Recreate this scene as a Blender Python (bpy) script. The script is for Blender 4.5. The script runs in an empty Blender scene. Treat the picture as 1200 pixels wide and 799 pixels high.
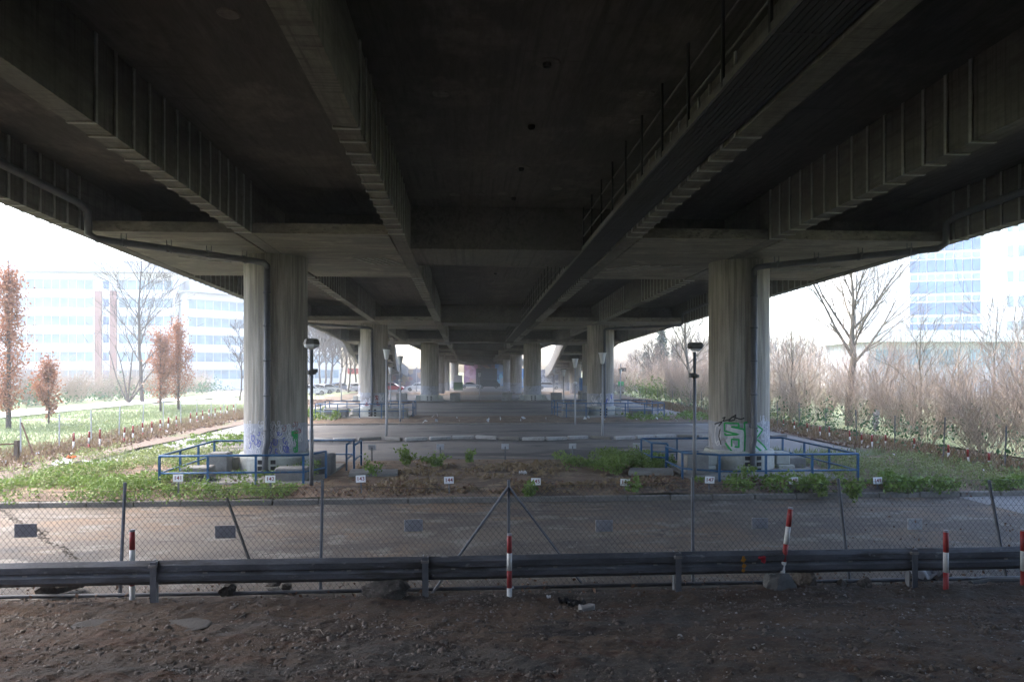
import bpy, math, random
import numpy as np
from math import radians as RAD, sin, cos, pi
from mathutils import Vector, Matrix
random.seed(11); rng = np.random.default_rng(11)
S = bpy.context.scene
COL = S.collection

# ------------------------------------------------------------------ camera frame (the axes follow the bridge: Y runs along it)
TH = math.atan(0.0625); CX, CZ, F, HOR = -1.14, 3.0, 800.0, 434.0
def gp(px, py, z=0.0):
    u = (px - 600) / F; w = (HOR - py) / F; t = (z - CZ) / w
    return (CX + t * (u * cos(TH) + sin(TH)), t * (-u * sin(TH) + cos(TH)))
def xat(px, y):
    u = (px - 600) / F
    t = y / (-u * sin(TH) + cos(TH))
    return CX + t * (u * cos(TH) + sin(TH))
def g(x, y):
    z = 0.0
    if y > 65: z -= 0.011 * (min(y, 165) - 65)
    if y < 8.4: z += 0.13 * (8.4 - max(y, -8))
    return z

# ------------------------------------------------------------------ materials
def new_mat(name):
    m = bpy.data.materials.new(name); m.use_nodes = True
    nt = m.node_tree; b = nt.nodes['Principled BSDF']
    return m, nt, b
def nz(nt, coord, scale, detail=5, rough=.6, mscale=(1, 1, 1), rot=(0, 0, 0)):
    mp = nt.nodes.new('ShaderNodeMapping'); mp.inputs['Scale'].default_value = mscale; mp.inputs['Rotation'].default_value = rot
    nt.links.new(coord, mp.inputs['Vector'])
    n = nt.nodes.new('ShaderNodeTexNoise'); n.inputs['Scale'].default_value = scale
    n.inputs['Detail'].default_value = detail; n.inputs['Roughness'].default_value = rough
    nt.links.new(mp.outputs[0], n.inputs['Vector']); return n.outputs['Fac']
def ramp(nt, fac, stops):
    r = nt.nodes.new('ShaderNodeValToRGB'); e = r.color_ramp.elements
    while len(e) < len(stops): e.new(.5)
    for el, (p, c) in zip(e, stops):
        el.position = p; el.color = (c[0], c[1], c[2], 1) if hasattr(c, '__len__') else (c, c, c, 1)
    nt.links.new(fac, r.inputs[0]); return r.outputs[0]
def mix(nt, a, b, fac, mode='MIX'):
    m = nt.nodes.new('ShaderNodeMix'); m.data_type = 'RGBA'; m.blend_type = mode
    for s, v in ((0, fac), (6, a), (7, b)):
        if hasattr(v, 'node'): nt.links.new(v, m.inputs[s])
        else: m.inputs[s].default_value = v if s == 0 else (v[0], v[1], v[2], 1)
    return m.outputs[2]
def coords(nt): return nt.nodes.new('ShaderNodeTexCoord').outputs['Object']
def pm(name, c1, c2=None, scale=3., mscale=(1, 1, 1), rough=.85, bump=.15, fine=30., fa=.25, metal=0., lo=.35, hi=.65, spec=.3, layers=()):
    """two colours mixed by a large noise, tone broken by a fine one; layers = (noise scale, mscale, lo, hi, colour)"""
    m, nt, b = new_mat(name); co = coords(nt); c2 = c2 or tuple(v * .75 for v in c1)
    c = ramp(nt, nz(nt, co, scale, 6, .6, mscale), [(lo, c1), (hi, c2)])
    for (s, ms, l, h, lc) in layers:
        f = ramp(nt, nz(nt, co, s, 5, .65, ms), [(l, 0.), (h, 1.)])
        c = mix(nt, c, lc, f)
    fn = nz(nt, co, fine, 4, .7, mscale)
    c = mix(nt, c, ramp(nt, fn, [(.25, 1 - fa), (.75, 1.)]), 1., 'MULTIPLY')
    nt.links.new(c, b.inputs['Base Color'])
    b.inputs['Roughness'].default_value = rough; b.inputs['Metallic'].default_value = metal
    b.inputs['Specular IOR Level'].default_value = spec
    if bump:
        bp = nt.nodes.new('ShaderNodeBump'); bp.inputs['Strength'].default_value = bump; bp.inputs['Distance'].default_value = .03
        nt.links.new(fn, bp.inputs['Height']); nt.links.new(bp.outputs[0], b.inputs['Normal'])
    return m
M = {}
# deck concrete: board marks run along the bridge
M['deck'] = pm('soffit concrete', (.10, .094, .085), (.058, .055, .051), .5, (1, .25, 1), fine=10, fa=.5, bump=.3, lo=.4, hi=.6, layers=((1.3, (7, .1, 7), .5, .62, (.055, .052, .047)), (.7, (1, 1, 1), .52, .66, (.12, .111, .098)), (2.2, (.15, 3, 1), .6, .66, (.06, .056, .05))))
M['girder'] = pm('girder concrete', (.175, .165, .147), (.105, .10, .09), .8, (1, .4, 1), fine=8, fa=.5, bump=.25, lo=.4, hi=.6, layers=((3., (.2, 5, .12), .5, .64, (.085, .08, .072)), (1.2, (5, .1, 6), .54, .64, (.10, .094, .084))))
M['plate'] = pm('crosshead concrete', (.27, .25, .215), (.17, .16, .14), .7, (.5, 1.4, 1), fine=14, fa=.45, bump=.25, lo=.42, hi=.6, layers=((1.6, (.3, 5, 1), .5, .62, (.12, .113, .10)), (.9, (1, 1, 1), .56, .68, (.30, .28, .24)), (9, (.4, 8, 1), .56, .62, (.13, .12, .105))))
M['strap'] = pm('strap metal', (.36, .36, .34), (.24, .24, .225), 3, fine=20, fa=.3, rough=.7)
def column_mat(name, seed, band):
    m, nt, b = new_mat(name); co = coords(nt)
    off = nt.nodes.new('ShaderNodeVectorMath'); off.inputs[1].default_value = (seed * 7.3, seed * 3.1, 0); nt.links.new(co, off.inputs[0]); cs = off.outputs[0]
    c = ramp(nt, nz(nt, cs, 1.2, 6, .6, (1, 1, .3)), [(.4, (.36, .335, .295)), (.6, (.265, .247, .22))])
    boards = ramp(nt, nz(nt, cs, 11, 3, .75, (1, 1, .03)), [(.4, (.5, .5, .5)), (.58, (1, 1, 1))])
    c = mix(nt, c, boards, .85, 'MULTIPLY')
    streak = ramp(nt, nz(nt, cs, 3.2, 5, .7, (1, 1, .06)), [(.52, 0.), (.68, .7)])
    c = mix(nt, c, (.12, .11, .095), streak)
    sp = ramp(nt, nz(nt, cs, 38, 3, .8), [(.28, .78), (.5, 1.)])
    c = mix(nt, c, sp, 1., 'MULTIPLY')
    if band:      # over-painted anti-graffiti band round the foot, ragged top edge
        sx = nt.nodes.new('ShaderNodeSeparateXYZ'); nt.links.new(co, sx.inputs[0])
        ad = nt.nodes.new('ShaderNodeMath'); ad.operation = 'MULTIPLY_ADD'; ad.inputs[1].default_value = .16
        nt.links.new(nz(nt, cs, 1.1, 2), ad.inputs[0]); nt.links.new(sx.outputs[2], ad.inputs[2])
        f = ramp(nt, ad.outputs[0], [(.0, 1.), (1., 0.)])
        lt = nt.nodes.new('ShaderNodeMath'); lt.operation = 'LESS_THAN'; lt.inputs[1].default_value = band + .08; nt.links.new(ad.outputs[0], lt.inputs[0])
        tone = ramp(nt, nz(nt, cs, 2.2, 6, .7), [(.36, (.22, .24, .29)), (.5, (.31, .33, .39)), (.62, (.19, .19, .205))])
        k = nt.nodes.new('ShaderNodeMath'); k.operation = 'MULTIPLY'; k.inputs[1].default_value = .8; nt.links.new(lt.outputs[0], k.inputs[0])
        c = mix(nt, c, tone, k.outputs[0])
    nt.links.new(c, b.inputs['Base Color']); b.inputs['Roughness'].default_value = .85
    bp = nt.nodes.new('ShaderNodeBump'); bp.inputs['Strength'].default_value = .45; bp.inputs['Distance'].default_value = .03
    nt.links.new(boards, bp.inputs['Height']); nt.links.new(bp.outputs[0], b.inputs['Normal']); return m
M['collar'] = pm('cream collar paint', (.46, .47, .43), (.34, .35, .32), 2.5, fine=16, fa=.25, bump=.1, layers=((6., (1, 1, .5), .64, .74, (.2, .17, .13)),))
M['block'] = pm('cast concrete', (.25, .245, .23), (.17, .167, .158), 2.5, fine=22, fa=.35, bump=.2)
M['block_dark'] = pm('weathered dark concrete', (.12, .12, .115), (.08, .08, .078), 2.5, fine=22, fa=.35)
M['slab'] = pm('dirty slab', (.075, .068, .06), (.045, .04, .035), 2.5, fine=22, fa=.45, bump=.3)
M['pipe'] = pm('pipe grey', (.10, .105, .12), (.07, .073, .082), 3, rough=.5, bump=.02, fa=.2)
M['blue'] = pm('blue railing paint', (.024, .115, .26), (.02, .08, .18), 5, rough=.45, bump=.05, fa=.3, layers=((14., (1, 1, 1), .62, .68, (.12, .09, .07)),))
M['galv'] = pm('dull galvanised steel', (.20, .21, .225), (.13, .135, .15), 5, (1, 1, .3), rough=.5, metal=.4, bump=.03)
M['pole'] = pm('pale lamp pole', (.36, .37, .395), (.26, .27, .29), 5, (1, 1, .3), rough=.5, metal=.1, bump=.03)
M['post'] = pm('fence post steel', (.19, .205, .235), (.12, .13, .15), 5, (1, 1, .2), rough=.55, metal=.3, bump=.03)
M['wire'] = pm('wire', (.06, .06, .065), None, rough=.6, metal=.3, bump=0)
M['rail'] = pm('dirty guardrail steel', (.125, .132, .148), (.078, .083, .093), 1.4, (1, 3, 3), rough=.62, metal=.0, bump=.06, fine=18, fa=.4, lo=.42, hi=.58, layers=((2.2, (.4, 3, 3), .54, .64, (.05, .047, .046)), (9, (.5, 2, 1), .62, .68, (.22, .22, .22))))
M['black'] = pm('black', (.012, .012, .013), None, rough=.7, bump=0)
M['red'] = pm('red paint', (.34, .03, .032), (.26, .034, .034), 6, rough=.5, bump=.05, layers=((18, (1, 1, 1), .66, .7, (.2, .15, .13)),))
M['white'] = pm('white paint', (.70, .70, .68), (.56, .56, .54), 5, rough=.5, bump=.05, layers=((16, (1, 1, 1), .66, .72, (.25, .22, .2)),))
M['sign'] = pm('sign white', (.84, .85, .87), (.76, .77, .79), 8, rough=.4, bump=0, fa=.1)
M['digit'] = pm('sign maroon', (.25, .03, .045), None, rough=.5, bump=0)
M['panel'] = pm('grey panel', (.34, .34, .36), (.26, .26, .28), 6, rough=.6, bump=.03)
M['panel_pale'] = pm('pale panel', (.55, .56, .6), (.42, .43, .46), 6, rough=.6, bump=.03)
M['lampglass'] = pm('lamp cup', (.55, .57, .60), (.46, .48, .5), 6, rough=.3, bump=0, fa=.1)
M['lampdark'] = pm('lamp housing', (.10, .095, .085), (.06, .058, .05), 6, rough=.6, bump=.03)
M['rust'] = pm('rust', (.13, .06, .035), (.08, .04, .028), 8, bump=.1)
M['wood'] = pm('weathered timber', (.16, .12, .09), (.1, .075, .055), 4, (4, 4, .4), bump=.1)
M['dirt'] = pm('dark earth', (.10, .064, .039), (.055, .036, .023), .9, (.6, 1.2, 1), fine=26, fa=.6, bump=1., rough=.95, lo=.4, hi=.6,
               layers=((.7, (.6, 1.5, 1), .5, .62, (.078, .066, .055)), (2.6, (.4, 1.2, 1), .52, .64, (.082, .043, .024)), (1.4, (.5, 1, 1), .56, .64, (.03, .021, .016)), (55, (1, 1, 1), .6, .66, (.12, .11, .10))))
M['asphalt'] = pm('worn asphalt', (.15, .124, .099), (.09, .077, .066), .35, (.6, 1, 1), fine=42, fa=.5, bump=.35, lo=.42, hi=.58,
               layers=((.45, (.7, 1, 1), .5, .6, (.17, .118, .078)), (.33, (.55, 1, 1), .53, .62, (.062, .057, .054)), (1.3, (.8, 1.2, 1), .54, .62, (.19, .175, .155)), (2.4, (.6, 1.2, 1), .57, .64, (.075, .062, .05)), (60, (1, 1, 1), .62, .68, (.22, .205, .19))))
M['lane'] = pm('lane asphalt', (.175, .163, .152), (.125, .118, .113), .3, (.5, 1, 1), fine=30, fa=.4, bump=.2, lo=.42, hi=.58,
               layers=((.2, (.5, 1.6, 1), .5, .58, (.05, .05, .052)), (.8, (.55, 1.3, 1), .56, .66, (.20, .175, .145)), (1.8, (.55, 1.3, 1), .58, .66, (.07, .066, .062))))
M['island'] = pm('dry island soil', (.19, .128, .086), (.12, .082, .056), .9, (.7, 1, 1), fine=24, fa=.55, bump=.7, rough=.95, lo=.42, hi=.58,
               layers=((2.2, (1, 1, 1), .53, .63, (.25, .19, .125)), (.8, (1, 1, 1), .56, .66, (.065, .048, .035)), (3.1, (1, 1, 1), .58, .66, (.27, .2, .12))))
M['ground'] = pm('rough ground', (.10, .13, .045), (.13, .12, .065), .25, fine=8, fa=.4, bump=.3, rough=.95, layers=((.4, (1, 1, 1), .6, .75, (.15, .12, .085)),))
M['meadow'] = pm('meadow grass', (.19, .25, .12), (.23, .25, .15), .3, fine=14, fa=.35, bump=.4, rough=.95, layers=((.7, (1, .5, 1), .58, .76, (.19, .19, .09)),))
M['verge'] = pm('leaf littered verge', (.16, .12, .095), (.11, .085, .062), .8, fine=18, fa=.5, bump=.5, rough=.95, layers=((2.2, (1, 1, 1), .58, .7, (.21, .17, .14)), (.45, (1, 1, 1), .56, .7, (.10, .125, .05))))
M['path'] = pm('pale gravel path', (.5, .48, .45), (.42, .4, .37), .6, fine=20, fa=.25)
M['strip'] = pm('side lane paving', (.19, .19, .19), (.14, .14, .14), .4, (1, .4, 1), fine=26, fa=.35, layers=((.7, (1, .5, 1), .57, .72, (.14, .145, .08)), (1.5, (1, 1, 1), .66, .78, (.22, .2, .18))))
M['kerb'] = pm('kerb stone', (.20, .19, .172), (.14, .13, .118), 2.5, fine=25, fa=.35)
M['kerbwhite'] = pm('whitewashed kerb', (.46, .45, .43), (.32, .31, .30), 3, fine=15, fa=.35, layers=((5, (1, 1, 1), .6, .7, (.2, .19, .18)),))
M['rock'] = pm('rock', (.12, .103, .086), (.06, .052, .044), 4, fine=22, fa=.6, bump=.9, lo=.42, hi=.58, layers=((9, (1, 1, 1), .56, .64, (.17, .15, .13)),))
M['pebble'] = pm('rubble chips', (.17, .14, .115), (.07, .056, .046), 9, fine=30, fa=.4)
M['chip'] = pm('pale chips', (.32, .30, .28), (.2, .19, .175), 9, fine=30, fa=.3)
def leafm(name, c1, c2, trans=.25):
    m, nt, b = new_mat(name); co = coords(nt)
    c = ramp(nt, nz(nt, co, 2.1, 6, .75), [(.3, c1), (.68, c2)]); 
    f = ramp(nt, nz(nt, co, 30, 2, .8), [(.3, .6), (.7, 1.15)])
    c = mix(nt, c, f, 1., 'MULTIPLY'); nt.links.new(c, b.inputs['Base Color']); b.inputs['Roughness'].default_value = .6
    b.inputs['Specular IOR Level'].default_value = .25
    t = nt.nodes.new('ShaderNodeBsdfTranslucent'); nt.links.new(c, t.inputs[0])
    mx = nt.nodes.new('ShaderNodeMixShader'); mx.inputs[0].default_value = trans
    nt.links.new(b.outputs[0], mx.inputs[1]); nt.links.new(t.outputs[0], mx.inputs[2])
    nt.links.new(mx.outputs[0], nt.nodes['Material Output'].inputs[0]); return m
M['weed'] = leafm('weed leaves', (.12, .20, .035), (.20, .29, .075))
M['weed_dark'] = leafm('bramble leaves', (.05, .12, .05), (.09, .18, .08))
M['weed_pale'] = leafm('pale weed leaves', (.19, .26, .08), (.29, .31, .14))
M['grassb'] = leafm('grass blades', (.19, .26, .11), (.27, .30, .16))
M['straw'] = leafm('dry straw', (.27, .2, .115), (.18, .13, .075))
M['stick'] = pm('bleached stick', (.22, .19, .15), (.15, .125, .1), 6, bump=0)
M['litter'] = leafm('dead leaves', (.22, .13, .085), (.12, .075, .05), .1)
M['redleaf'] = leafm('withered oak leaves', (.44, .215, .115), (.30, .13, .07))
M['bark'] = pm('bark', (.13, .105, .085), (.08, .066, .054), 6, (2, 2, .5), bump=.3)
M['bark_pale'] = pm('pale bark', (.19, .17, .13), (.12, .11, .085), 5, (2, 2, .5), bump=.3)
M['twig'] = pm('shrub twigs', (.44, .36, .28), (.33, .26, .2), 1.2, bump=0)
M['twig_red'] = pm('reddish shrub twigs', (.42, .32, .26), (.31, .23, .19), 1.2, bump=0)
M['conifer'] = leafm('conifer needles', (.02, .05, .04), (.04, .08, .06), .1)
M['wallwhite'] = pm('white facade', (.70, .70, .68), (.64, .64, .62), .3, fine=6, fa=.08, bump=0)
M['wallgrey'] = pm('grey facade', (.42, .43, .45), (.37, .38, .4), .3, fine=6, fa=.1, bump=0)
M['brick'] = pm('red brick', (.30, .12, .085), (.24, .10, .07), 1.2, fine=10, fa=.2, bump=.05)
def glassm(name, c, rough=.12):
    m, nt, b = new_mat(name); co = coords(nt)
    cc = ramp(nt, nz(nt, co, .35, 2, .5), [(.4, c), (.6, tuple(v * 1.6 for v in c))]); nt.links.new(cc, b.inputs['Base Color'])
    b.inputs['Roughness'].default_value = rough; b.inputs['Specular IOR Level'].default_value = .6; return m
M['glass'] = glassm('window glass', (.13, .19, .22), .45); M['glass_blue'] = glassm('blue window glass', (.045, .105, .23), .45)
M['glass_car'] = glassm('car glass', (.012, .014, .017), .08)
M['tyre'] = pm('tyre', (.012, .012, .012), None, bump=0); M['rim'] = pm('rim', (.3, .3, .31), None, rough=.3, metal=.7, bump=0)
def paint(name, c):
    m = pm(name, c, tuple(v * .9 for v in c), 2, rough=.3, bump=0, fa=.08, spec=.5); m.node_tree.nodes['Principled BSDF'].inputs['Coat Weight'].default_value = .4; return m
M['car_red'] = paint('red car paint', (.40, .015, .02)); M['car_white'] = paint('white car paint', (.7, .7, .7)); M['car_silver'] = paint('silver car paint', (.33, .36, .4))
M['car_black'] = paint('black van paint', (.015, .015, .018)); M['car_blue'] = paint('blue car paint', (.03, .08, .17))
M['lens_red'] = paint('tail lamp', (.3, .01, .01)); M['lens'] = paint('head lamp', (.6, .6, .6))
def mural(name, cols, scale):
    m, nt, b = new_mat(name); co = coords(nt)
    v = nt.nodes.new('ShaderNodeTexVoronoi'); v.inputs['Scale'].default_value = scale; v.inputs['Randomness'].default_value = 1
    d = nt.nodes.new('ShaderNodeVectorMath'); n = nt.nodes.new('ShaderNodeTexNoise'); n.inputs['Scale'].default_value = scale * 1.3
    nt.links.new(co, n.inputs[0]); nt.links.new(co, d.inputs[0]); nt.links.new(n.outputs['Color'], d.inputs[1]); nt.links.new(d.outputs[0], v.inputs['Vector'])
    sx = nt.nodes.new('ShaderNodeSeparateColor'); nt.links.new(v.outputs['Color'], sx.inputs[0])
    k = len(cols); r = ramp(nt, sx.outputs[0], [(i / k, c) for i, c in enumerate(cols)])
    bl = ramp(nt, nz(nt, co, scale * 2.2, 5, .7), [(.55, 0.), (.62, .8)])
    nt.links.new(mix(nt, r, cols[-1], bl), b.inputs['Base Color']); b.inputs['Roughness'].default_value = .7; return m
M['mural_pink'] = mural('pink mural', [(.30, .12, .22), (.34, .17, .29), (.36, .18, .18), (.2, .08, .2), (.42, .3, .12), (.38, .25, .33)], .9)
M['mural_blue'] = mural('blue mural', [(.05, .2, .45), (.1, .35, .6), (.2, .5, .65), (.05, .12, .3), (.5, .55, .6), (.06, .22, .5)], .7)
M['graf'] = mural('graffiti wall', [(.16, .18, .24), (.3, .33, .38), (.08, .10, .18), (.4, .42, .45), (.12, .16, .28), (.05, .06, .10)], 1.5)
M['graf_dark'] = mural('dark graffiti wall', [(.07, .08, .12), (.12, .11, .14), (.22, .07, .06), (.3, .2, .08), (.10, .12, .2), (.05, .06, .10)], .8)
M['sp_green'] = pm('green spray', (.02, .36, .09), (.015, .26, .06), 6, bump=0); M['sp_white'] = pm('white spray', (.62, .62, .66), (.48, .48, .53), 6, bump=0)
M['sp_black'] = pm('black spray', (.02, .02, .022), None, bump=0); M['sp_blue'] = pm('blue spray', (.08, .10, .38), (.12, .14, .42), 6, bump=0)
M['sp_red'] = pm('red spray', (.3, .08, .08), None, bump=0)
M['plastic'] = pm('white plastic', (.62, .63, .65), (.5, .51, .53), 6, rough=.35, bump=.1); M['orange'] = pm('orange plastic', (.6, .16, .05), None, bump=0)
M['green_box'] = pm('green container', (.03, .14, .05), None, bump=.02); M['bluebox'] = pm('blue container', (.05, .16, .42), (.3, .4, .55), .8, bump=.02)
M['navy'] = pm('dark cladding', (.03, .035, .05), (.022, .026, .036), 2, bump=.02); M['sign_green'] = paint('green sign', (.02, .4, .15)); M['sign_red'] = paint('red sign', (.5, .03, .03))
M['sp_orange'] = pm('orange spray', (.45, .2, .02), None, bump=0); M['sp_pink'] = pm('pink spray', (.75, .06, .09), None, bump=0)

# ------------------------------------------------------------------ mesh helpers
def tag(o, label=None, cat=None, group=None, kind=None):
    for k, v in (('label', label), ('category', cat), ('group', group), ('kind', kind)):
        if v: o[k] = v
    return o
def empty(name, loc, label, cat, group=None, rz=0.):
    o = bpy.data.objects.new(name, None); o.empty_display_size = .2; COL.objects.link(o); o.location = loc; o.rotation_euler = (0, 0, rz)
    return tag(o, label, cat, group)
def np_mesh(name, V, Fc, mat, parent=None, smooth=False):
    me = bpy.data.meshes.new(name); V = np.asarray(V, dtype=np.float32); Fc = np.asarray(Fc, dtype=np.int32); k = Fc.shape[1]
    me.vertices.add(len(V)); me.vertices.foreach_set('co', V.ravel())
    me.loops.add(Fc.size); me.loops.foreach_set('vertex_index', Fc.ravel())
    me.polygons.add(len(Fc)); me.polygons.foreach_set('loop_start', np.arange(0, Fc.size, k, dtype=np.int32)); me.polygons.foreach_set('loop_total', np.full(len(Fc), k, dtype=np.int32))
    if smooth: me.polygons.foreach_set('use_smooth', np.ones(len(Fc), dtype=bool))
    me.update(calc_edges=True); me.materials.append(M[mat] if isinstance(mat, str) else mat)
    o = bpy.data.objects.new(name, me); COL.objects.link(o)
    if parent: o.parent = parent
    return o
class MB:
    def __init__(s): s.v = []; s.f = []
    def box(s, c, d, rz=0., rx=0., ry=0.):
        R = Matrix.Rotation(rz, 3, 'Z') @ Matrix.Rotation(ry, 3, 'Y') @ Matrix.Rotation(rx, 3, 'X'); n = len(s.v); c = Vector(c)
        for z in (-.5, .5):
            for x, y in ((-.5, -.5), (.5, -.5), (.5, .5), (-.5, .5)): s.v.append(tuple(c + R @ Vector((x * d[0], y * d[1], z * d[2]))))
        s.f += [(n + 3, n + 2, n + 1, n), (n + 4, n + 5, n + 6, n + 7)] + [(n + i, n + (i + 1) % 4, n + 4 + (i + 1) % 4, n + 4 + i) for i in range(4)]; return s
    def bevbox(s, c, d, b=.03, rz=0.):
        n = len(s.v); R = Matrix.Rotation(rz, 3, 'Z'); c = Vector(c); hx, hy, hz = d[0] / 2, d[1] / 2, d[2] / 2
        rings = [(hx - b, hy - b, -hz, 0), (hx, hy, -hz + b, b), (hx, hy, hz - b, b), (hx - b, hy - b, hz, 0)]
        for (x, y, z, q) in rings:
            if q: pts = [(-x + b, -y), (x - b, -y), (x, -y + b), (x, y - b), (x - b, y), (-x + b, y), (-x, y - b), (-x, -y + b)]
            else: pts = [(-x + b*.3, -y), (x - b*.3, -y), (x, -y + b*.3), (x, y - b*.3), (x - b*.3, y), (-x + b*.3, y), (-x, y - b*.3), (-x, -y + b*.3)]
            s.v += [tuple(c + R @ Vector((px, py, z))) for px, py in pts]
        for k in range(3): s.f += [(n + k * 8 + i, n + k * 8 + (i + 1) % 8, n + k * 8 + 8 + (i + 1) % 8, n + k * 8 + 8 + i) for i in range(8)]
        s.f += [tuple(n + 7 - i for i in range(8)), tuple(n + 24 + i for i in range(8))]; return s
    def tube(s, pts, r, k=8, cap=True):
        pts = [Vector(p) for p in pts]; n0 = len(s.v); m = len(pts); rs = r if hasattr(r, '__len__') else [r] * m; up = None
        for i, p in enumerate(pts):
            d = (pts[min(i + 1, m - 1)] - pts[max(i - 1, 0)]).normalized()
            if up is None: up = d.orthogonal().normalized()
            up = (up - d * up.dot(d)); up = up.normalized() if up.length > 1e-4 else d.orthogonal().normalized(); b = d.cross(up)
            for j in range(k):
                a = 2 * pi * j / k; s.v.append(tuple(p + (up * cos(a) + b * sin(a)) * rs[i]))
        for i in range(m - 1):
            for j in range(k):
                a = n0 + i * k + j; b_ = n0 + i * k + (j + 1) % k; s.f.append((a, b_, b_ + k, a + k))
        if cap: s.f += [tuple(n0 + k - 1 - j for j in range(k)), tuple(n0 + (m - 1) * k + j for j in range(k))]
        return s
    def lathe(s, c, prof, k=24, cap=True):
        n = len(s.v)
        for (r, z) in prof:
            for j in range(k): a = 2 * pi * j / k; s.v.append((c[0] + r * cos(a), c[1] + r * sin(a), c[2] + z))
        for i in range(len(prof) - 1):
            for j in range(k): a = n + i * k + j; b = n + i * k + (j + 1) % k; s.f.append((a, b, b + k, a + k))
        if cap: s.f += [tuple(n + k - 1 - j for j in range(k)), tuple(n + (len(prof) - 1) * k + j for j in range(k))]
        return s
    def loft(s, secs, cap=True, closed=True):
        n = len(s.v); k = len(secs[0])
        for sec in secs: s.v += [tuple(p) for p in sec]
        for i in range(len(secs) - 1):
            for j in range(k if closed else k - 1): a = n + i * k + j; b = n + i * k + (j + 1) % k; s.f.append((a, b, b + k, a + k))
        if cap and closed: s.f += [tuple(n + k - 1 - j for j in range(k)), tuple(n + (len(secs) - 1) * k + j for j in range(k))]
        return s
    def prism(s, poly, y0, y1):                      # polygon in XZ extruded along Y
        return s.loft([[(x, y0, z) for x, z in poly], [(x, y1, z) for x, z in poly]])
    def build(s, name, mat, parent=None, smooth=False):
        me = bpy.data.meshes.new(name); me.from_pydata(s.v, [], s.f); me.materials.append(M[mat] if isinstance(mat, str) else mat)
        import bmesh
        bm = bmesh.new(); bm.from_mesh(me); bmesh.ops.recalc_face_normals(bm, faces=bm.faces); bm.to_mesh(me); bm.free()
        if smooth:
            for p in me.polygons: p.use_smooth = len(p.vertices) < 6
        o = bpy.data.objects.new(name, me); COL.objects.link(o)
        if parent: o.parent = parent
        return o
class Each:
    '''every box added becomes a part of its own'''
    def __init__(s): s.l = []
    def box(s, *a): s.l.append(MB().box(*a)); return s
    def lathe(s, *a): s.l.append(MB().lathe(*a)); return s
    def build(s, name, mat, parent=None):
        for m in s.l: o = m.build(name, mat, parent)
        return o
def dup(root, loc=None, rz=None, label=None, scale=None):
    r = root.copy(); COL.objects.link(r)
    if loc is not None: r.location = loc
    if rz is not None: r.rotation_euler = (root.rotation_euler[0], root.rotation_euler[1], rz)
    if scale is not None: r.scale = (scale,) * 3 if not hasattr(scale, '__len__') else scale
    if label: r['label'] = label
    for ch in list(root.children):
        c = ch.copy(); COL.objects.link(c); c.parent = r
        for q in list(ch.children): d = q.copy(); COL.objects.link(d); d.parent = c
    return r
def interp(tab):
    xs, ys = zip(*tab); return lambda y: float(np.interp(y, xs, ys))
def leaves(centres, size, up=.3, aspect=.6, jitter=.35):
    """one folded diamond per centre -> V, F (quads)"""
    c = np.asarray(centres, float); n = len(c)
    d = rng.normal(size=(n, 3)); d[:, 2] += up; d /= np.linalg.norm(d, axis=1)[:, None]
    e = rng.normal(size=(n, 3)); e -= d * (e * d).sum(1)[:, None]; e /= np.linalg.norm(e, axis=1)[:, None]
    s = size * (1 + jitter * rng.normal(size=n)).clip(.4, 2)[:, None]; f = np.cross(d, e)
    V = np.stack([c - d * s * .5, c + e * s * aspect * .5 + f * s * .08, c + d * s * .5, c - e * s * aspect * .5 + f * s * .08], 1).reshape(-1, 3)
    return V, np.arange(n * 4).reshape(n, 4)
def seg_mesh(name, segs, mat, parent=None, k=4):
    A = np.array([np.r_[a, b, r0, r1] for a, b, r0, r1 in segs]); p, q = A[:, :3], A[:, 3:6]; d = q - p; L = np.linalg.norm(d, axis=1)[:, None]; d = d / np.maximum(L, 1e-6)
    h = np.where(np.abs(d[:, 2:3]) < .9, [[0, 0, 1.]], [[1., 0, 0]]); u = np.cross(d, h); u /= np.linalg.norm(u, axis=1)[:, None]; w = np.cross(d, u)
    V = []
    for base, r in ((p, A[:, 6:7]), (q, A[:, 7:8])):
        for j in range(k): a = 2 * pi * j / k; V.append(base + (u * cos(a) + w * sin(a)) * r)
    V = np.stack(V, 1); n = len(segs); o = (np.arange(n) * 2 * k)[:, None]
    Fc = np.concatenate([o + np.array([[j, (j + 1) % k, k + (j + 1) % k, k + j]]) for j in range(k)])
    return np_mesh(name, V.reshape(-1, 3), Fc, mat, parent, smooth=k > 4)
ORD = ['first', 'second', 'third', 'fourth', 'fifth', 'sixth', 'seventh', 'eighth', 'ninth', 'tenth', 'eleventh', 'twelfth', 'thirteenth', 'fourteenth', 'fifteenth', 'sixteenth', 'seventeenth', 'eighteenth', 'nineteenth', 'twentieth']

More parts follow.
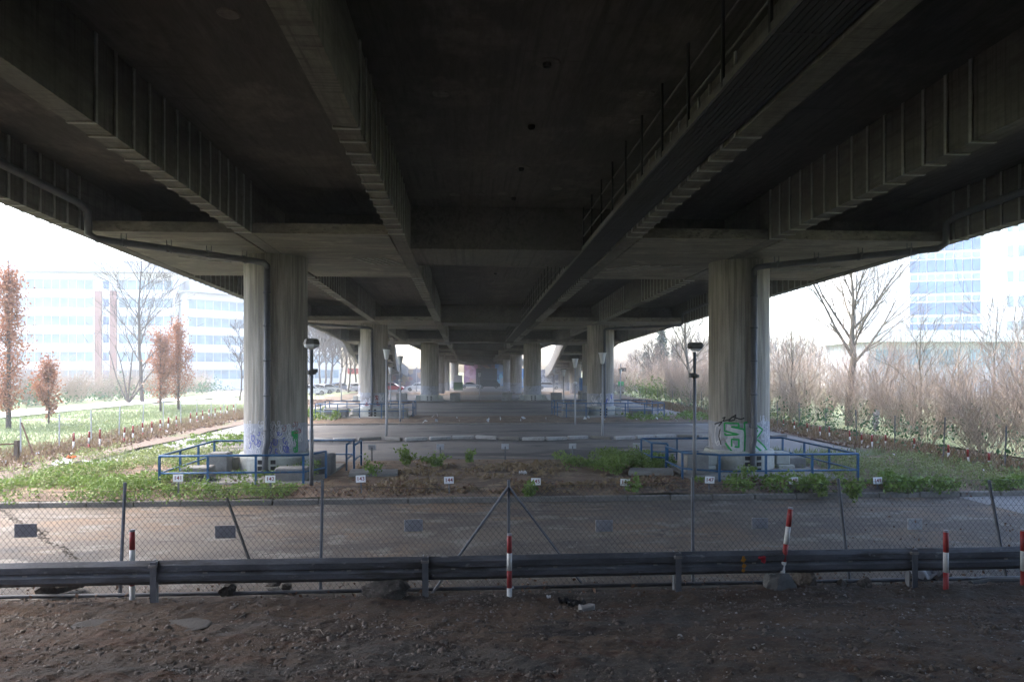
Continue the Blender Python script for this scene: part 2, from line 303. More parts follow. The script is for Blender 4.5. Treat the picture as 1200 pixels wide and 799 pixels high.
# ------------------------------------------------------------------ ground and its sheets
def vnoise(x, y, seed=0):
    r = np.random.default_rng(seed); z = 0
    for k in range(7):
        f = .5 * 1.9 ** k; a, b, ph, ps = r.uniform(-1, 1, 4); n = math.hypot(a, b) + .2
        z = z + np.sin((a * x + b * y) / n * f * 3 + ph * 9) * np.sin((b * x - a * y) / n * f * 2.3 + ps * 9) / 1.75 ** k
    return z
def sheet(name, xs, ys, dz, mat, h=None, kind='structure', xf=None):
    xs, ys = np.asarray(xs, float), np.asarray(ys, float); V = np.zeros((len(ys), len(xs), 3))
    for j, y in enumerate(ys):
        X = xs if xf is None else xf(y)[0] + (xf(y)[1] - xf(y)[0]) * xs
        V[j, :, 0] = X; V[j, :, 1] = y; V[j, :, 2] = g(0, y) + dz
    if h is not None: V[:, :, 2] += h(V[:, :, 0], V[:, :, 1])
    a, b = V.shape[:2]; i = np.arange(a * b).reshape(a, b)
    Fc = np.stack([i[:-1, :-1], i[:-1, 1:], i[1:, 1:], i[1:, :-1]], -1).reshape(-1, 4)
    o = np_mesh(name, V.reshape(-1, 3), Fc, mat, smooth=h is not None); return tag(o, kind=kind)
BR = [65, 165]
sheet('ground', [-1200, -60, 0, 60, 1200], [-40, -8, 8.4, 30, 65, 100, 165, 400, 1500], -.03, 'ground')
bank_h = lambda x, y: np.where(y > 9.2, 0, 1) * (.10 + .035 * (vnoise(x, y, 3) * .6 + vnoise(x * 2.7, y * 2.7, 4) * .35)) * np.clip((9.3 - y) / .5, 0, 1) + .012 * vnoise(x * 7, y * 7, 5) * np.clip((9.6 - y), 0, 1)
bank_rough = lambda x, y: bank_h(x, y) + (rng.normal(size=x.shape) * .0038 + .007 * vnoise(x * 11, y * 11, 61) + .012 * np.maximum(0, vnoise(x * 4.3, y * 4.3, 62))) * np.clip((9.5 - y) / .4, 0, 1)
sheet('dirt_bank', np.r_[np.linspace(-16, -8.3, 20), np.linspace(-8, 8, 480), np.linspace(8.3, 16, 20)], np.r_[np.linspace(-6, 5.0, 20), np.linspace(5.1, 9.6, 130)], .0, 'dirt', bank_rough)
sheet('car_park', [-13.5, 0, 13.8], [9.0, 12, 15.5], .006, 'asphalt')
sheet('parking_lane', [-13.6, 0, 13.9], [22.1, 26, 29.6, 34, 38], .006, 'lane')
sheet('cross_lane', [-14, 0, 14.5], [44.4, 55, 64.5], .006, 'lane')
sheet('far_lane', [-15, 0, 15.5], [69, 80, 92], .006, 'lane')
isl = lambda x, y: .10 + .03 * vnoise(x, y, 8)
sheet('island_soil', np.linspace(-13.2, 13.5, 120), np.linspace(15.66, 22.1, 40), .02, 'island', isl)
sheet('island_earth', np.linspace(-13.2, 13.5, 60), np.linspace(38, 44.4, 24), .0, 'island', lambda x, y: .06 + .03 * vnoise(x, y, 9))
sheet('earth_strip', np.linspace(-13.2, 13.5, 30), np.linspace(64.5, 69, 10), .0, 'island', lambda x, y: .05 + .02 * vnoise(x, y, 9))
sheet('earth_bed', np.linspace(-16, 16, 30), np.linspace(92, 112, 10), .0, 'island', lambda x, y: .03 + .02 * vnoise(x, y, 9))
sheet('back_street', [-60, 0, 60], [112, 165, 184], .004, 'lane')
yy = [9.6, 15, 22, 30, 40, 52, 65, 80, 100, 112]
sheet('side_lane', [0, 1], yy, .012, 'strip', xf=lambda y: (-14.2 - .006 * y, -11.2 - .006 * y))
sheet('service_road', [0, 1], yy, .012, 'strip', xf=lambda y: (10.4 + .03 * max(y - 20, 0), 13.6 + .022 * max(y - 20, 0)))
sheet('verge', np.linspace(0, 1, 8), np.linspace(9, 112, 60), .012, 'verge', lambda x, y: .05 + .05 * vnoise(x, y, 6), xf=lambda y: (-17.4 - .01 * y, -13.4 - .006 * y))
sheet('bank_verge', np.linspace(0, 1, 8), np.linspace(9, 112, 60), .012, 'verge', lambda x, y: .04 + .04 * vnoise(x, y, 7), xf=lambda y: (13.4 + .022 * max(y - 20, 0), 17 + .022 * max(y - 20, 0)))
sheet('meadow', np.linspace(-70, -17, 50), np.linspace(9, 112, 60), .012, 'meadow', lambda x, y: .05 * vnoise(x * .5, y * .5, 2) + .03)
sheet('field', np.linspace(17.5, 90, 30), np.linspace(9, 112, 40), .012, 'meadow', lambda x, y: .05 * vnoise(x * .5, y * .5, 2))
sheet('path', np.linspace(0, 1, 5), np.linspace(20, 112, 40), .13, 'path', xf=lambda y: (-33.2, -29.2 + .4 * sin(y * .1)))

# kerbs
def kerb(name, x0, x1, y, label, zt=.12):
    b = MB(); x = x0
    while x < x1: b.bevbox((x + .49, y, zt / 2 - .05), (.985, .14, zt + .1), .015); x += 1.0
    return tag(b.build(name, 'kerb'), kind='structure')
kerb('island_kerb', -12.5, 13, 15.57, '')
kerb('island_back_kerb', -12.5, 13, 22.16, '', .1)
kerb('low_kerb', -13, 13, 38., '', .08)
proto = None; x = -12.9; i = 0
wav = [0, .12, .3, .34, .18, .02, -.05, .1, .26]
kst = {}
while x < 12.9:
    k = i % 9; y0, y1 = 29.2 + wav[k] * 2.6, 29.2 + wav[(k + 1) % 9] * 2.6
    wh = (i * 7 % 5) in (0, 2, 3) if x < -1 else (i % 4 != 1); key = 'kerbwhite' if wh else 'kerb'
    if key not in kst: o = MB().bevbox((0, 0, .05), (.97, .2, .16), .03).build('kerb_stone', key); kst[key] = o
    else: o = kst[key].copy(); COL.objects.link(o)
    o.location = (x + .5, (y0 + y1) / 2, .02); o.rotation_euler = (random.uniform(-.05, .05), random.uniform(-.03, .03), math.atan2(y1 - y0, 1.0) + random.uniform(-.04, .04))
    tag(o, ('whitewashed' if wh else 'bare grey') + ' kerb stone in the wavy line across the asphalt behind the first columns', 'kerb stone', 'kerb stones in a wavy line'); x += 1.0; i += 1

# ------------------------------------------------------------------ the overpass
def zs(y): return 6.3 - .012 * (y - 12)                       # girder bottoms
DEP = 1.2                                                       # girder depth below the slab
def xc(y): return 0. if y < 120 else (y - 120) ** 2 / 600
YM = list(np.r_[-6, np.arange(0, 66, 6), np.arange(66, 190, 8)])
inner = interp([(-6, 2.82), (10, 2.82), (67, 3.25), (200, 3.25)])
mid = interp([(-6, 6.2), (10, 6.33), (44, 6.95), (62, 7.3), (75, 7.0), (100, 6.4), (200, 6.4)])
fl = interp([(-6, -9.7), (13, -10.05), (19, -10.4), (43, -11.2), (67, -12.9), (100, -17.4), (130, -20.2), (175, -22)])
fr = interp([(-6, 10.3), (15, 11.0), (29, 11.5), (67, 13.5), (100, 17.3), (125, 19.8), (150, 22.3), (175, 24)])
rl = interp([(58, -7.7), (70, -8.9), (100, -12), (130, -14.9), (175, -16.5)])
rr = interp([(58, 7.7), (70, 8.7), (100, 11.7), (125, 14.2), (150, 16.5), (175, 18.2)])
def zr(y): return zs(y) - .03 * max(0, y - 67)
bridge = empty('overpass', (0, 0, 0), 'dark concrete road overpass on round columns covering the whole view', 'overpass')
ramps = {-1: empty('exit_ramp', (-10, 67, 0), 'concrete exit ramp curving away and down on the side of the red car', 'ramp', 'ramps leaving the overpass'),
         1: empty('exit_ramp', (11, 67, 0), 'concrete exit ramp curving away and down above the light blue box', 'ramp', 'ramps leaving the overpass')}
for s_, r_ in ramps.items(): r_.location = (0, 0, 0)
def girder(parent, xfn, zfn, ys, w=.34, name='girder', straps=(), dep=None, extra=0.):
    secs = []
    for y in ys:
        xx, z = xfn(y), zfn(y); t = z + (dep or DEP) + .02 + extra
        secs.append([(xx - w / 2, y, z), (xx + w / 2, y, z), (xx + w / 2, y, t), (xx - w / 2, y, t)])
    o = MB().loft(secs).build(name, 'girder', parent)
    if straps:
        for (ya, yb) in straps:
            b = MB(); y = ya
            while y < yb:
                xx, z = xfn(y), zfn(y)
                b.box((xx, y, z - .008), (w + .05, .06, .022))
                for sgn in (-1, 1): b.box((xx + sgn * (w / 2 + .012), y, z + DEP / 2), (.024, .06, DEP))
                y += .53
            b.build('strap_row', 'strap', o)
    return o
PY = [20, 44.4, 67, 100, 125, 150]
def spans(ps): return [(p + a, p + b) for p in ps for a, b in ((-10.5, -3.5), (3.6, 10.4))]
for s_ in (-1, 1):
    girder(bridge, lambda y: xc(y) + s_ * inner(y), zs, YM, straps=spans([20, 44.4, 67]))
    girder(bridge, lambda y: xc(y) + s_ * mid(y), zs, YM, straps=spans([20, 44.4]))
YF = list(np.r_[-6, np.arange(0, 66, 6), np.arange(67, 175, 6)])
for s_, ff in ((-1, fl), (1, fr)):
    girder(bridge, ff, zs, [y for y in YF if y <= 67], straps=[(-5.5, 16.4), (23.6, 40.5), (48, 60)], name='edge_girder')
    R = ramps[s_]; ri = rl if s_ < 0 else rr
    girder(R, ff, zr, [y for y in YF if y >= 67], name='edge_girder', extra=.9)
    girder(R, ri, zr, [58, 62, 67, 73, 80, 90, 100, 110, 120, 130, 140, 150, 160, 170], name='web_wall', extra=1.1)
    secs = []
    for y in [67, 73, 80, 90, 100, 110, 120, 130, 140, 150, 160, 170]:
        a, b_ = sorted((ff(y) + s_ * 1.1, ri(y))); z = zr(y) + DEP
        secs.append([(a, y, z), (b_, y, z), (b_, y, z + .3), (a, y, z + .3)])
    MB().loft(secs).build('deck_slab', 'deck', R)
# main slab with its edge cantilevers and parapets
secs = []
for y in [y for y in YM if y <= 66] + [67]:
    z = zs(y) + DEP; secs.append([(fl(y) - 1.4, y, z), (fr(y) + 1.4, y, z), (fr(y) + 1.4, y, z + .35), (fl(y) - 1.4, y, z + .35)])
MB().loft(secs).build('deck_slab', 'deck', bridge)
secs = []
for y in [67.02] + [y for y in YM if y > 70]:
    z = zs(y) + DEP; secs.append([(xc(y) - 7.9, y, z), (xc(y) + 7.9, y, z), (xc(y) + 7.9, y, z + .35), (xc(y) - 7.9, y, z + .35)])
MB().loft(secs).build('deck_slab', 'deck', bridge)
for ff, s_ in ((fl, -1), (fr, 1)):
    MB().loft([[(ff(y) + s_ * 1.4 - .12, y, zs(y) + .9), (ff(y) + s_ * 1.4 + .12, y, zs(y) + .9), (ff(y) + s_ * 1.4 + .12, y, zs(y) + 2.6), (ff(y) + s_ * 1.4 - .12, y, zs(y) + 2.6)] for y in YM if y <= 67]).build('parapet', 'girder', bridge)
# crossheads: bottom plates flush with the girders, diaphragms above them
def crosshead(parent, y, xs, zf, half=3.45, zlift=.015):
    th = .26
    for a, b_ in xs:
        m = MB(); z0, z1 = zf(y - half) - .004, zf(y + half) - .004
        m.loft([[(a, y - half, z0 + zlift), (b_, y - half, z0 + zlift), (b_, y - half, z0 + th), (a, y - half, z0 + th)], [(a, y + half, z1 + zlift), (b_, y + half, z1 + zlift), (b_, y + half, z1 + th), (a, y + half, z1 + th)]])
        m.build('crosshead_plate', 'plate', parent)
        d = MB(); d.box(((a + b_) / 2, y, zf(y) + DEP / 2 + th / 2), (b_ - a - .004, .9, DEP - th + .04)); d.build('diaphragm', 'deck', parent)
for y in (20, 44.4, 67):
    e = .166; L, R_ = fl(y), fr(y); i_, m_ = inner(y), mid(y)
    half = 3.45 if y < 60 else 3.2
    wl, wr = abs(L) - e, R_ - e
    # wide variants butt against the girder sides
    crosshead(bridge, y, [(-wl - .03, -m_ - e - .03), (-m_ + e + .03, -i_ - e - .03), (i_ + e + .03, m_ - e - .03), (m_ + e + .03, wr - .03)], zs, half)
    d = MB(); d.box((0, y - .1, zs(y) + DEP / 2 + .03), (2 * i_ - .345, 2.9, DEP - .06)); d.build('diaphragm', 'deck', bridge)
for y in (84, 100, 112, 125, 137, 150, 165):
    i_, m_, c_ = inner(y), mid(y), xc(y)
    crosshead(bridge, y, [(c_ - m_ + .2, c_ - i_ - .2), (c_ + i_ + .2, c_ + m_ - .2)], zs, 2.6 if y in (100, 125, 150) else .8)
    d = MB(); d.box((c_, y, zs(y) + DEP / 2 + .03), (2 * i_ - .345, .8, DEP - .06)); d.build('diaphragm', 'deck', bridge)
for s_ in (-1, 1):
    ff, ri = (fl, rl) if s_ < 0 else (fr, rr)
    for y in (83, 100, 112, 125, 137, 150):
        a, b_ = sorted((ff(y), ri(y))); crosshead(ramps[s_], y, [(a + .25, b_ - .25)], zr, 2.4 if y in (100, 125, 150) else 1.2)
# slanting strengthening strips under the plates of the first two crossheads
for y in (20, 44.4):
    for (x0, dx, rz) in ((-8.9, .33, -.75), (-4.2, .2, -.35), (3.6, .33, .75), (8.6, .33, .75)):
        b = MB()
        for k in range(5): b.box((x0 + k * dx, y + .9 * (1 if rz > 0 else .2), zs(y) - .012 * .9 - .004), (.07, 1.2, .02), rz)
        b.build('strap_row', 'strap', bridge)
# small drain outlets along the middle of the soffit
d = Each(); d2 = Each()
for k in range(12):
    y = 5. + 2.5 * k
    if abs(y - 20) < 1.8: continue
    z = zs(y) + DEP; d.lathe((0, y, z - .06), [(.05, 0), (.065, 0), (.065, .07), (.05, .07)], 14, False)
    if k % 2 == 0: d2.lathe((0.02, y, z - .012), [(.17, 0), (.19, .014)], 18)
for (x, y) in ((-1.6, 11.2), (1.9, 12.2), (1.75, 11), (-.9, 17.2), (-.3, 17.1), (-1.5, 17.3), (1, 16.6), (-4.2, 8.9), (-.2, 17.6)): d2.lathe((x, y, zs(y) + DEP - .012), [(.13, 0), (.15, .014)], 14)
d.build('drain_outlet', 'black', bridge); d2.build('repair_patch', 'girder', bridge)

# walkway slung beside the inner girder
wk = empty('maintenance_walkway', (2.35, 12, 6.3), 'black steel maintenance walkway with railing slung beside an inner girder', 'walkway'); wk.location = (0, 0, 0)
fb, hg, rl_ = MB(), Each(), MB()
def wx(y): return inner(y) - .22
for ya, yb in ((-5.5, 16.2), (16.2, 40), (40, 64)):
    for k in range(9):
        o_ = .06 + k * .075
        fb.loft([[(wx(y) - o_ - .030, y, zs(y) + .03), (wx(y) - o_ + .030, y, zs(y) + .03), (wx(y) - o_ + .030, y, zs(y) + .07), (wx(y) - o_ - .030, y, zs(y) + .07)] for y in (ya, yb)])
    for zz in (.42, .86): rl_.tube([(wx(ya) - .7, ya, zs(ya) + zz), (wx(yb) - .7, yb, zs(yb) + zz)], .018, 6)
    rl_.loft([[(wx(y) - .75, y, zs(y) + .02), (wx(y) - .71, y, zs(y) + .02), (wx(y) - .71, y, zs(y) + .12), (wx(y) - .75, y, zs(y) + .12)] for y in (ya, yb)])
y = -5.
while y < 63:
    fb.box((wx(y) - .36, y, zs(y) + .045), (.70, .05, .034)); hg.box((wx(y) - .71, y, zs(y) + .62), (.032, .05, 1.16)); y += 1.3
fb.build('floor_grating', 'black', wk); hg.build('hanger', 'black', wk); rl_.build('handrail', 'lampdark', wk)

# unseen abutment, added behind the camera to block light and keep the soffit dark
tag(MB().box((0, -6.6, 3.2), (34, 1.0, 8.9)).build('light_block_abutment', 'girder'), 'concrete abutment wall added out of view to block light from behind', 'abutment')
for s_ in (-1, 1):  # unseen wing walls, added to cut side light on the near soil and deck
    wgl = MB().loft([[(s_ * (12.2 + .1 * y), y, -1), (s_ * (12.9 + .1 * y), y, -1), (s_ * (12.9 + .1 * y), y, t), (s_ * (12.2 + .1 * y), y, t)] for y, t in ((-6, 7.4), (0, 5.6), (5, 2.6), (8, .8))][::1])
    tag(wgl.build('light_block_wing', 'girder'), 'sloping concrete wing wall added out of view to block side light, %s side' % ('meadow' if s_ < 0 else 'thicket'), 'wing wall')

# ------------------------------------------------------------------ columns
CR = .87
cmats = [column_mat('column concrete a', 1, 1.52), column_mat('column concrete b', 2, 1.5), column_mat('column concrete c', 5, 1.6)]
def shaft_mesh(h, mat, parent, k=56):
    b = MB(); n = 10; b.lathe((0, 0, 0), [(CR, -.3 + (h + .3) * i / n) for i in range(n + 1)], k); return b.build('shaft', mat, parent, True)
def pipe_down(parent, ang, h, top):
    p = MB(); r = CR + .12; x, y = r * cos(ang), r * sin(ang)
    p.tube([(x, y, -.05), (x, y, .75), (x - .0, y, .8), (x + .05 * sin(ang) * -1, y, 1.02), (x + .05 * sin(ang) * -1, y, h - .45)], .085, 12)
    for z in (.25, 1.35, 2.3, 3.25, 4.2, 5.1): p.lathe((x + (.05 if z > 1 else 0) * sin(ang) * -1, y, z), [(.105, 0), (.105, .05)], 12)
    p.tube(top, .085, 12)
    return p.build('drainpipe', 'pipe', parent, True)
def collar(parent, lo=0., h=.66):
    b = MB(); b.lathe((0, 0, lo), [(CR + .14, 0), (CR + .14, h - .1), (CR + .1, h), (CR + .005, h)], 40, False)
    for sx in (-1, 1): b.bevbox((sx * (CR + .22), -.35, lo + h - .25), (.42, .5, .36), .03); b.bevbox((sx * (CR + .3), -.35, lo + .13), (.5, .6, .2), .03)
    o = b.build('collar', 'collar', parent)
    v = MB()
    for sx in (-1, 1):
        for kz in range(3):
            a = -pi / 2 + .02 + sx * .17; v.box(((CR + .142) * cos(a), (CR + .142) * sin(a), lo + .14 + kz * .17), (.13, .04, .11), a + pi / 2)
    v.build('vent_opening', 'black', o)
def ribbons(parent, lines, w, mat, ang0, r, name='graffiti', closed=False):
    """paint strokes (angle from the facing direction in radians, height) laid on the round shaft"""
    b = MB()
    for ln in lines:
        pts = []
        for (a0, z0), (a1, z1) in zip(ln[:-1], ln[1:]):
            for t in np.linspace(0, 1, 7)[:-1]: pts.append((a0 + (a1 - a0) * t, z0 + (z1 - z0) * t))
        pts.append(ln[-1]); secs = []
        for i, (a, z) in enumerate(pts):
            p, q = pts[max(i - 1, 0)], pts[min(i + 1, len(pts) - 1)]; dx, dz = (q[0] - p[0]) * CR, q[1] - p[1]; L = math.hypot(dx, dz) or 1
            nx, nz_ = -dz / L * w / 2, dx / L * w / 2; s2 = []
            for sg in (-1, 1): aa = ang0 + a + sg * nx / CR; s2.append((r * cos(aa), r * sin(aa), z + sg * nz_))
            secs.append(s2)
        b.loft(secs, cap=False, closed=False)
    return b.build(name, mat, parent)
def column(x, y, h, label, mi, base=0., full=True):
    c = empty('bridge_column', (x, y, base), label, 'column', 'round concrete columns under the overpass'); shaft_mesh(h - base, cmats[mi], c); 
    if full: collar(c, .02)
    return c
ztop = lambda y: zs(y) + .012
cl = column(-6.68, 20, ztop(20), 'thick round concrete column behind signs 141 and 142, blue and green scribbles', 0)
cr = column(6.92, 20, ztop(20), 'thick round concrete column with green and white lettered graffiti and black tag', 1)
c2l = column(-7.25, 44.4, ztop(44.4), 'round column in the second row, pale on one side, beside the red car', 2)
c2r = column(7.45, 44.4, ztop(44.4), 'round column in the second row, with grey pipe, beside the service road', 1)
# drain pipes: along the edge girder, across under the plate, down the column
def route(s_, y0, cx, ang):
    ff = fl if s_ < 0 else fr; r = CR + .12; px_, py_ = r * cos(ang) + .05 * sin(ang) * -1, r * sin(ang)
    xg = ff(y0 - 4) - s_ * .32; zt = zs(y0)
    pts = [(ff(y0 - 13) - s_ * .36, y0 - 13, zt + .75), (ff(y0 - 9) - s_ * .36, y0 - 9, zt + .66), (xg, y0 - 4.1, zt + .56), (xg, y0 - 3.72, zt + .45), (xg, y0 - 3.68, zt - .05), (xg - s_ * .14, y0 - 3.6, zt - .16), (cx + px_ + s_ * .35, y0 + py_, zt - .22), (cx + px_ + s_ * .08, y0 + py_, zt - .27), (cx + px_, y0 + py_, zt - .34), (cx + px_, y0 + py_, zt - .5)]
    return [(a - cx, b_ - y0, c_) for a, b_, c_ in pts]
for c, s_, y0, ang in ((cl, -1, 20, -pi / 2 - .02), (cr, 1, 20, -pi / 2 + .0), (c2l, -1, 44.4, -pi / 2 - .05), (c2r, 1, 44.4, -pi / 2 + .04)):
    o = pipe_down(c, ang, ztop(y0), route(s_, y0, c.location.x, ang))
    rt = route(s_, y0, c.location.x, ang)
    a, b_ = Vector(rt[5]), Vector(rt[6])
    for t in (.15, .42, .68, .93):
        p = a.lerp(b_, t); h = MB()
        for dx in (-.06, .06): h.box((p.x + dx, p.y, p.z + .13), (.015, .015, .2))
        h.box((p.x, p.y, p.z), (.05, .2, .19))
        h.build('pipe_hanger', 'pipe', o)
# graffiti
def gz(pts): return [(math.asin(max(-.98, min(.98, (x - 468) / 327))), .66 + (590 - y) / 410) for x, y in pts]
aR = math.atan2(0 - 20, CX - 6.92); aL = math.atan2(0 - 20, CX + 6.68)
ribbons(cr, [gz(l) for l in ([(345, 300), (420, 325), (505, 345), (505, 570)], [(345, 370), (500, 400)], [(355, 440), (370, 480), (430, 565)], [(430, 560), (500, 560)], [(543, 262), (546, 580)], [(655, 300), (690, 335), (635, 425)], [(625, 440), (735, 570)], [(575, 300), (575, 580)], [(640, 520), (670, 570)], [(380, 410), (380, 520)])], .15, 'sp_white', aR, CR + .004)
ribbons(cr, [gz(l) for l in ([(320, 255), (465, 255), (470, 300), (390, 296), (530, 325), (520, 345)], [(320, 255), (322, 350), (470, 385), (330, 398), (322, 375)], [(400, 588), (330, 490), (370, 560)], [(395, 530), (395, 445), (470, 445), (468, 535), (425, 530)], [(525, 240), (532, 400), (526, 580)], [(525, 242), (556, 242)], [(605, 300), (640, 268), (712, 330), (640, 440), (612, 412), (662, 340), (622, 305)], [(610, 420), (660, 450), (755, 572)], [(608, 490), (695, 582)])], .05, 'sp_green', aR, CR + .008)
ribbons(cr, [gz(l) for l in ([(215, 278), (300, 240), (258, 300)], [(300, 200), (330, 185), (305, 235), (365, 215), (440, 152), (425, 215), (365, 232), (400, 178), (490, 205), (525, 190)], [(275, 330), (262, 420), (285, 520)])], .035, 'sp_black', aR, CR + .006)
ribbons(cr, [[(-.75 + .12 * cos(t), 1.1 + .3 * sin(t)) for t in np.linspace(0, 6.3, 14)], [(-.8, .85), (-.7, .95), (-.6, .8)]], .04, 'sp_white', aR, CR + .005)
def scrib(n, a0, a1, z0, z1, s):
    out = []
    for _ in range(n):
        a, z = random.uniform(a0, a1), random.uniform(z0, z1); ln = []; t = random.uniform(0, 6)
        for k in range(random.randint(5, 11)): ln.append((max(a0, min(a1, a + s * .55 * cos(t) + k * s * .12)), max(z0, min(z1, z + s * sin(t))))); t += random.uniform(.6, 1.2)
        out.append(ln)
    return out
ribbons(cl, scrib(60, -1.1, .95, .72, 1.6, .11), .016, 'sp_white', aL, CR + .004)
ribbons(cl, scrib(16, -.95, .45, .72, 1.3, .09), .024, 'sp_blue', aL, CR + .006)
ribbons(cl, scrib(16, .48, .7, .72, 1.3, .09), .03, 'sp_green', aL, CR + .007)
ribbons(cl, scrib(6, .2, .85, 1.25, 1.55, .08), .016, 'sp_red', aL, CR + .007)
ribbons(cr, scrib(14, .75, 1.2, .75, 1.7, .12), .018, 'sp_white', aR, CR + .004)
for c, sd in ((c2l, 3), (c2r, 4)):
    ribbons(c, scrib(8, -.9, .9, .75, 1.5, .2), .05, 'sp_white', -pi / 2, CR + .005); ribbons(c, scrib(4, -.8, .8, .8, 1.4, .15), .05, 'sp_blue' if sd == 4 else 'sp_red', -pi / 2, CR + .007)
# further rows
far = [(-5.0, 67, 'round column in the third row with white base beside the white hatchback'), (5.05, 67, 'round column in the third row with grey spray tags between concrete blocks'),
       (-11.0, 67, 'round column of the third row under the start of the ramp, beside meadow'), (10.9, 67, 'round column of the third row partly hidden by the second row, service road side'),
       (-5.6, 100, 'slim far column standing just behind the third row, green container side'), (5.7, 100, 'slim far column standing just behind the third row, silver estate car side'),
       (-5.6, 125, 'far round column beside the green container'), (5.9, 125, 'far round column beside the dark van'), (-4.4, 150, 'farthest pale column beside the pink mural'), (7.4, 150, 'farthest column beside the blue painted wall')]
for k, (x, y, lb) in enumerate(far): column(x, y, zs(y) + .012, lb, k % 3, g(x, y), y < 90)
for k, (x, y, lb) in enumerate([(-14.8, 100, 'far ramp column standing beside the red car'), (-17.4, 125, 'farther ramp column behind the red car'), (-18.8, 150, 'last ramp column before the dark graffiti wall'), (14.5, 100, 'far ramp column beside the light blue box'), (17., 125, 'farther ramp column left of the light blue box'), (19.4, 150, 'last ramp column before the pale graffiti wall')]):
    column(x, y, zr(y) + .012, lb, k % 3, g(x, y), False)

# ------------------------------------------------------------------ plinths, railings, blocks
def plinth(name, x0, x1, y0, y1, label, z=.15):
    o = MB().bevbox(((x0 + x1) / 2, (y0 + y1) / 2, z / 2), (x1 - x0, y1 - y0, z), .03).build(name, 'block'); return tag(o, label, 'plinth', 'concrete plinths under the columns')
plinth('column_plinth', -8.7, -4.95, 17.75, 21.3, 'low concrete plinth under the column behind sign 142'); plinth('column_plinth', 4.7, 8.9, 17.4, 21.5, 'low concrete plinth under the column with green graffiti')
plinth('column_plinth', -10.4, -4.9, 42.4, 46.4, 'low concrete plinth under the second row column nearest the red car', .12); plinth('column_plinth', 4.6, 11.0, 42.4, 46.4, 'low concrete plinth under the second row column nearest the service road', .12)
plinth('column_plinth', -7.4, -2.7, 65.4, 68.6, 'low concrete plinth under the third row column beside the white hatchback', .12); plinth('column_plinth', 2.6, 7.5, 65.4, 68.6, 'low concrete plinth under the third row column with spray tags', .12)
def railing(runs, label, zt=.92, zm=.5, name='railing', gates=()):
    r = empty(name, (runs[0][0][0], runs[0][0][1], 0), label, 'railing', 'blue railings round the columns'); ox, oy = runs[0][0][:2]; tr = MB(); mr = MB(); n = 0
    for run in runs:
        P = [Vector((a - ox, b_ - oy, 0)) for a, b_ in run]
        tr.tube([p + Vector((0, 0, zt)) for p in P], .03, 8); mr.tube([p + Vector((0, 0, zm)) for p in P], .024, 8)
        for a, b_ in zip(P[:-1], P[1:]):
            m = max(1, round((b_ - a).length / 1.25))
            for k in range(m + (1 if b_ == P[-1] else 0)):
                p = a.lerp(b_, k / m); MB().box((p.x, p.y, zt / 2 - .01), (.05, .05, zt)).build('post', 'blue', r)
    tr.build('top_rail', 'blue', r, True); mr.build('mid_rail', 'blue', r, True); return r
railing([[(-4.95, 18.45), (-5.35, 17.65), (-8.9, 17.65), (-8.9, 21.35), (-4.7, 21.35), (-4.7, 20.1)], [(-4.45, 19.9), (-4.45, 21.2)]], 'blue pipe railing round the column with blue scribbles behind sign 142', .85, .42)
railing([[(4.5, 19.3), (4.5, 17.8), (5.3, 17.25), (9.0, 17.25), (9.0, 21.55), (4.35, 21.55), (4.35, 20.3), (4.75, 20.0)]], 'blue pipe railing round the column with green and white graffiti', .82, .4)
railing([[(-4.75, 44), (-5.2, 42.3), (-10.5, 42.3), (-10.5, 46.5), (-4.75, 46.5), (-4.75, 45)]], 'blue railing round the second row column nearest the red car', .95, .5)
railing([[(4.5, 45), (4.5, 46.5), (11.1, 46.5), (11.1, 42.3), (4.9, 42.3), (4.5, 43.6)]], 'blue railing round the second row column nearest the service road', .95, .5)
def block(x, y, w, d, h, label, mat='block', rz=0, z=.14):
    o = MB().bevbox((0, 0, h / 2), (w, d, h), .025).build('concrete_block', mat); o.location = (x, y, z); o.rotation_euler = (0, 0, rz); return tag(o, label, 'concrete block', 'concrete blocks round the columns')
block(-8.2, 18.3, .7, .55, .36, 'low grey concrete block nearest sign 141 inside blue railing'); block(-7.95, 19.2, .5, .45, .62, 'tall pale concrete block left of the scribbled column')
block(-5.75, 18.15, .8, .45, .34, 'long low concrete block right of sign 142 behind the railing'); block(-5.2, 19.4, .55, .6, .52, 'dark weathered concrete block by the railing opening', 'block_dark')
block(5.15, 18.9, .62, .9, .52, 'grey concrete block just inside the railing opening near sign 147')
block(8.4, 19.8, .7, .6, .3, 'flat concrete block beside green graffiti column on the outer side')
block(-9.4, 43.2, 1.4, .8, .5, 'concrete block inside the second railing, red car side', z=.12); block(-5.6, 43.2, 1.2, .8, .5, 'concrete block inside the second railing, car park side', z=.12); block(5.6, 43.4, 1.6, .8, .55, 'concrete block inside the second railing near the cup lamp', z=.12); block(9.8, 43.2, 1.3, .8, .45, 'concrete block inside the second railing near the road', z=.12)
for x, lb in ((-7.6, 'pale concrete block beside third row column nearest the white hatchback'), (-2.5, 'pale concrete block on the middle side of the white based third row column'), (2.5, 'pale concrete block on the middle side of the tagged third row column'), (7.3, 'pale concrete block on the outer side of the tagged third row column'), (10.2, 'pale concrete block under the light blue box')): block(x, 66, 1.0, .8, .85, lb, z=.0)
# fallen concrete slabs on the island
o = MB().bevbox((0, 0, .05), (1.3, .7, .12), .02).build('concrete_slab', 'block'); o.location = (-3.75, 18.9, .14); o.rotation_euler = (.03, .03, .1); tag(o, 'flat concrete slab lying behind sign 143 on the soil', 'slab', 'loose concrete slabs')
o = MB().bevbox((0, 0, .05), (1.2, .6, .12), .02).build('concrete_slab', 'block'); o.location = (3.9, 18.7, .14); o.rotation_euler = (.03, -.03, -.3); tag(o, 'flat concrete slab lying by the railing opening near sign 147', 'slab', 'loose concrete slabs')

